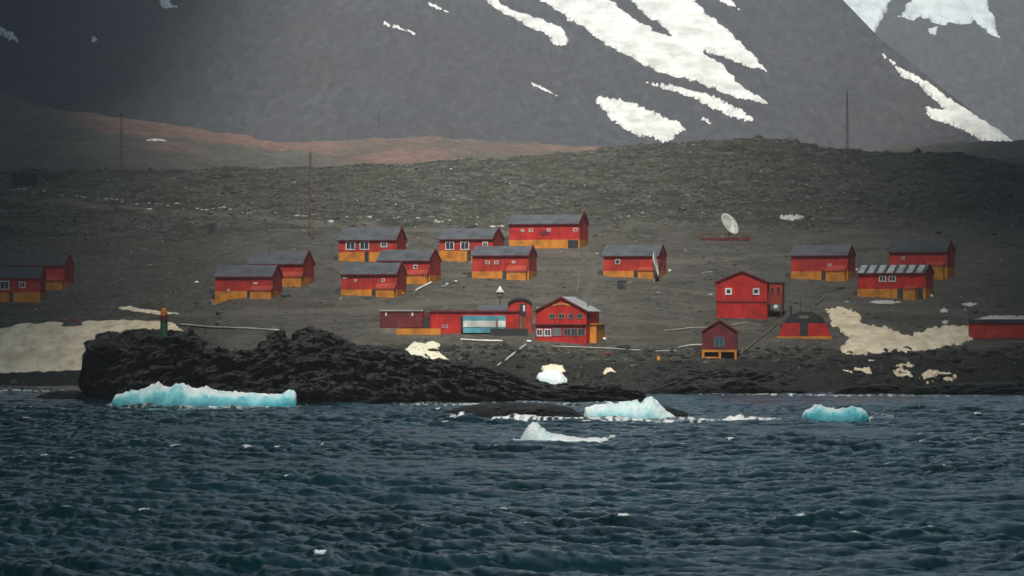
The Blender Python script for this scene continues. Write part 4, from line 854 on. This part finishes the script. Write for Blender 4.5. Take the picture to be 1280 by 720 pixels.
# overturned boat on the snow bank
p = gpt(90, 410); sc = p.y/F
o = thing('beached_boat', p, R(8), 'dark boat with a reddish hull lying on the tan snow bank', 'boat')
U, V = np.meshgrid(np.linspace(-1, 1, 40), np.linspace(0, math.pi, 20)); wd = (1-np.abs(U)**3)**0.6+0.02
grid_mesh('hull', U*15*sc, 1.0*np.cos(V)*wd, 1.35*np.sin(V)*wd*(1+0.15*U)-0.2, [M['black']], parent=o)
MB().box(-0.4, 1.4, -0.5, 0.6, 0.9, 1.75).build('cabin', M['red_dark'], o, bevel=0.1)

# trail markers: pale stones in a long line over the slope
line = [(0,239),(40,241),(90,245),(130,249),(180,254),(230,259),(275,263),(320,266),(370,269),(420,272),(470,274),(520,277),(560,280),(600,284),(630,286)]
ms = []; r_ = random.Random(3); s = -20
t_ = MB()
meshes = []
for k in range(4):
    bm = bmesh.new(); bmesh.ops.create_icosphere(bm, subdivisions=1, radius=1)
    for v in bm.verts: v.co *= r_.uniform(.75, 1.2)
    me = bpy.data.meshes.new('marker_stone'); bm.to_mesh(me); bm.free(); me.materials.append(M['pipe']); meshes.append(me)
x = 0.0
while x < 632:
    rr_ = float(np.interp(x, [q[0] for q in line], [q[1] for q in line])); Yp = inv(x, rr_); X = (x-640)/F*Yp
    o = bpy.data.objects.new('marker_stone', meshes[r_.randrange(4)]); C.objects.link(o)
    if r_.random() < 0.75 and (x < 380 or r_.random() < 0.7):
        sz = r_.uniform(0.2, 0.4); o.location = (X, Yp, float(groundZ(X, Yp))+0.15); o.scale = (sz*r_.uniform(1.2, 2.6), sz, sz*0.7)
        tag(o, 'whitish stone in the long dotted line crossing the slope on the left', 'stone', 'pale stones marking the track')
    else: bpy.data.objects.remove(o)
    x += r_.uniform(4.0, 9.0)

# boulders on the ridge line
def boulder(label, px, row_base, wpx, hpx, seed, Y=None):
    Y = Y or float(interp(px, RY)); X = (px-640)/F*Y; sc = Y/F; z = float(groundZ(X, Y))
    bm = bmesh.new(); bmesh.ops.create_icosphere(bm, subdivisions=3, radius=1); r2 = random.Random(seed)
    off = [Vector((r2.uniform(-1, 1), r2.uniform(-1, 1), r2.uniform(-1, 1))).normalized() for _ in range(9)]; lim = [r2.uniform(.62, .92) for _ in off]
    for v in bm.verts:
        for n_, l_ in zip(off, lim):
            d = v.co.dot(n_)
            if d > l_: v.co -= n_*(d-l_)
        v.co = Vector((v.co.x*wpx*sc/2, v.co.y*wpx*sc/2, v.co.z*hpx*sc*.75))
    m = MB(); m.bm.free(); m.bm = bm; o = m.build('boulder', M['stone']); o.location = (X, Y, z+0.15*hpx*sc); return tag(o, label, 'boulder')
for a in (('largest boulder standing on the crest of the right ridge', 949, 171, 11, 8, 1), ('boulder on the ridge crest just left of the largest one', 921, 173, 14, 5, 2), ('boulder on the descending ridge left of the tall dark mast', 994, 176, 12, 6, 3), ('flat boulder on the ridge further down towards the dark mast', 1018, 180, 8, 4, 4), ('blocky boulder pair on the dark ridge at the right', 1147, 190, 9, 8, 5), ('small boulder near the centre of the ridge under the ragged snow patch', 770, 184, 10, 5, 6)): boulder(*a)
boulder('dark boulder on the left ridge crest left of the red mast', 121, 212, 12, 6, 8); boulder('dark boulder on the left ridge crest beside the red mast foot', 133, 212, 8, 5, 9)
boulder('boulder on the pink moraine right of the dark mast', 516, 173, 10, 5, 10, 1312); boulder('smaller boulder on the pink moraine right of the first', 552, 174, 6, 3, 11, 1312)

g_ = np.random.default_rng(77)
for i, bx in enumerate(sorted(list(g_.uniform(10, 740, 16))+list(g_.uniform(740, 1270, 30)))):
    wq = float(g_.uniform(3, 8)); boulder('dark crest boulder', bx, 0, wq, wq*float(g_.uniform(.4, .7)), 100+i, float(interp(bx, RY))-float(g_.uniform(0, 14)))
    o_ = [q for q in C.objects if q.get('label') == 'dark crest boulder'][-1]; o_['label'] = 'one of the many dark boulders along the crest of the slope'; o_['group'] = 'boulders along the crest of the slope'
snow('flat snow strip on the far plain behind the left ridge', [(178,202),(186,199.5),(200,200.5),(203,202.5),(190,203.5)], 'snow', lambda p, r: ((p-640)/F*1180, p*0+1180.0+(206-r)*3, groundZ((p-640)/F*1180, p*0+1180.0+(206-r)*3)+0.3), amp=0.8, ns=5, step=0.5, thick=0.8)
# pipes, planks and debris: every run a thing of its own
def run(name, label, cat, pts, r, mat='pipe', lift=0.25):
    D = []
    for (a, b), (c, d) in zip(pts, pts[1:]):
        n = max(1, int(abs(c-a)/7)); D += [(a+(c-a)*i/n, b+(d-b)*i/n) for i in range(n)]
    P = [gpt(a, b, lift) for a, b in D+[pts[-1]]]; Q = []
    for a, b in zip(P, P[1:]):
        n = max(1, int((b-a).length/3))
        for i in range(n):
            q = a.lerp(b, i/n); q.z = float(groundZ(q.x, q.y))+lift; Q.append(q)
    Q.append(P[-1]); m = MB()
    for a, b in zip(Q, Q[1:]): m.tube(a, b+(b-a)*0.03, r, n=6)
    return tag(m.build(name, M[mat]), label, cat)
run('pipeline', 'pale pipe running from the beacon shore towards the village', 'pipe', [(225,407),(260,410),(310,412),(352,415)], 0.16)
run('pipeline', 'pipe along the foot of the long low building', 'pipe', [(576,426),(600,427.5),(628,428.5)], 0.2, 'white')
run('pipeline', 'oblique pipe coming down the bluff left of the gabled house', 'pipe', [(632,452),(645,442),(657,433)], 0.18)
run('pipeline', 'lower oblique pipe on the bluff, left of the first', 'pipe', [(616,462),(626,455)], 0.15)
run('pipeline', 'thin pale pipe right of the big gabled house', 'pipe', [(690,434),(745,436),(800,440)], 0.1)
run('pipeline', 'thin pale line in front of the tall red house', 'pipe', [(830,415),(860,412),(895,410),(935,404)], 0.1)
run('pipeline', 'thick pale pipe ending at the stilt cabin', 'pipe', [(848,436),(862,433.5),(877,433)], 0.22)
run('pipeline', 'diagonal pipe climbing from the stilt cabin to the tall red house', 'pipe', [(925,444),(945,428),(962,415),(972,404)], 0.1, 'wood')
run('plank', 'broken white planks beside the front hut of the middle cluster', 'plank', [(520,364),(528,360),(539,355)], 0.2, 'white')
run('plank', 'thin white plank lying on the plateau behind the tall red house', 'plank', [(878,343),(890,342)], 0.14, 'pipe')
run('plank', 'pale plank right of the middle shore, before the stilt cabin', 'plank', [(820,441),(845,440)], 0.1, 'pipe')
run('plank', 'short pale plank right of the house with two square windows', 'plank', [(1019,382),(1033,372)], 0.1, 'wood')
run('plank', 'thin pale plank high on the slope right of the long hall', 'plank', [(762,289),(782,291)], 0.1, 'wood')
run('track_rut', 'pale curved wheel rut between the huts and the house', 'track', [(719,338),(725,345),(722,358),(720,366)], 0.08, 'wood', 0.02)
def lump(label, px, row, w_, h_, mat, name='debris', cat='debris'):
    p = gpt(px, row); sc = p.y/F; bm = bmesh.new(); bmesh.ops.create_icosphere(bm, subdivisions=2, radius=1); r2 = random.Random(int(px))
    for v in bm.verts: v.co *= r2.uniform(.75, 1.15); v.co.x *= w_*sc/2; v.co.y *= 0.5; v.co.z *= h_*sc*.6
    m = MB(); m.bm.free(); m.bm = bm; o = m.build(name, M[mat], smooth=True); o.location = p+Vector((0, 0, h_*sc*.3)); return tag(o, label, cat)
for a in (('white tank ball beside the tall red house annex', 970, 386, 6, 6, 'white'), ('small white heap right of the striped roof hut', 1164.5, 371.5, 4, 4, 'white'), ('white dot left of the striped roof hut', 1071, 338.5, 3.5, 3.5, 'white'), ('white heap at the left foot of the big gabled house', 661, 427.5, 7, 3, 'snow_white'), ('small white heap right of the ochre porch of the gabled house', 756, 425, 5, 3.5, 'snow_white'), ('white ice crumb on the dark rocks left of the stranded ice', 637, 473.5, 5, 4, 'snow_white'), ('white ice crumb on the shore below the stilt cabin', 871, 478, 7, 4, 'snow_white'), ('orange rusty drum on the bluff above the shore', 760, 443, 5, 4, 'red_warm'), ('rusty orange heap on the bluff left of the stilt cabin', 823, 452, 5, 8, 'ochre'), ('white crumb on the slope above the long dotted line', 187, 262, 8, 2, 'snow_white'), ('white ice crumb on the right shore under the snow field', 1088, 452, 9, 3, 'snow_white'), ('white ice crumb among the right shore rocks', 1190, 481, 8, 4, 'snow_white'), ('white crumb on the ground left of the front hut of the left pair', 246, 353.5, 6, 3, 'snow_white'), ('white fleck beside the hut with three white windows', 570, 352, 5, 2, 'snow_white'), ('orange bag at the corner of the front hut of the middle cluster', 504, 368, 4, 4, 'orange'), ('pale box at the right corner of the hut with the dish', 837, 340, 5, 5, 'pipe')): lump(*a)

# ------------------------------------------------------------------ unseen cloud banks added to shade both sides of the view
t = NT('shade_cloud'); t.col((0.16, 0.165, 0.175)); t.rough(1.0); t.b.inputs['Specular IOR Level'].default_value = 0; M['cloud'] = t.m
LE = [(-3000,-200),(0,-30),(150,-18),(300,-28),(550,-46),(700,-62),(900,-82),(1400,-150),(1560,-150),(1700,-140),(2000,-120),(3400,-110)]
RE = [(-3000,200),(0,32),(150,20),(300,30),(550,50),(640,56),(700,58),(900,66),(1150,105),(1400,200),(1700,330),(2100,480),(3400,1000)]
CZ = 640.0
def cloud(label, edge, side):  # added out-of-view bank, its edge shaped to darken one side of the scene
    yg = np.concatenate([np.linspace(-2500, -150, 40), np.arange(-140, 1800, 9.0), np.linspace(1820, 3200, 60)]); u = np.concatenate([np.linspace(0, 1, 40)**1.5*260, np.linspace(280, 3500, 60)])
    YG, U = np.meshgrid(yg, u); zg = interp(YG, [(500,0),(650,20),(850,50),(1400,85),(1600,150),(2300,180)]); dz = CZ-zg
    xe = interp(YG, edge)+sdir.x/sdir.z*dz; yy = YG+sdir.y/sdir.z*dz
    rag = 16*fbm(yy/60, U*0+side, 4, 701+side)*np.clip(1-U/400, 0, 1)
    X = xe+side*(U+rag); th = np.clip(U/60, 0, 1)**0.6
    lo = CZ+6+14*fbm(X/70, yy/70, 4, 711)*th-0; lo = np.maximum(lo+14*(1-th), CZ-8)
    hi = lo+1.5+th*(45+40*np.clip(fbm(X/120, yy/120, 4, 721), -.6, 2))
    n, m = X.shape
    Xa = np.vstack([X[::-1], X]); Ya = np.vstack([yy[::-1], yy]); Za = np.vstack([lo[::-1], hi])
    return tag(grid_mesh('shade_cloud', Xa, Ya, Za, [M['cloud']]), label, 'cloud')
cloud('unseen cloud bank added to shade the left side of the bay', LE, -1)
cloud('unseen cloud bank added to shade the right side of the bay', RE, 1)

# ------------------------------------------------------------------ haze
def haze():
    z1 = 335
    o = MB().box(-3300, 3300, -120, 3300, -7.5, z1).build('haze', None) if False else None
    bm = bmesh.new(); bmesh.ops.create_cube(bm, size=1)
    for v in bm.verts: v.co = Vector((v.co.x*6600, 1590+v.co.y*3420, (z1-8)/2+v.co.z*(z1+8)))
    me = bpy.data.meshes.new('haze'); bm.to_mesh(me); bm.free()
    mt = bpy.data.materials.new('haze_air'); mt.use_nodes = True; n = mt.node_tree; n.nodes.clear()
    out = n.nodes.new('ShaderNodeOutputMaterial'); v = n.nodes.new('ShaderNodeVolumePrincipled'); v.inputs['Density'].default_value = HAZE; v.inputs['Color'].default_value = (0.84, 0.88, 0.95, 1); v.inputs['Anisotropy'].default_value = 0.2
    n.links.new(v.outputs[0], out.inputs['Volume']); o = link_mesh('haze', me, [mt]); o['kind'] = 'stuff'
HAZE = 0.00013
haze()
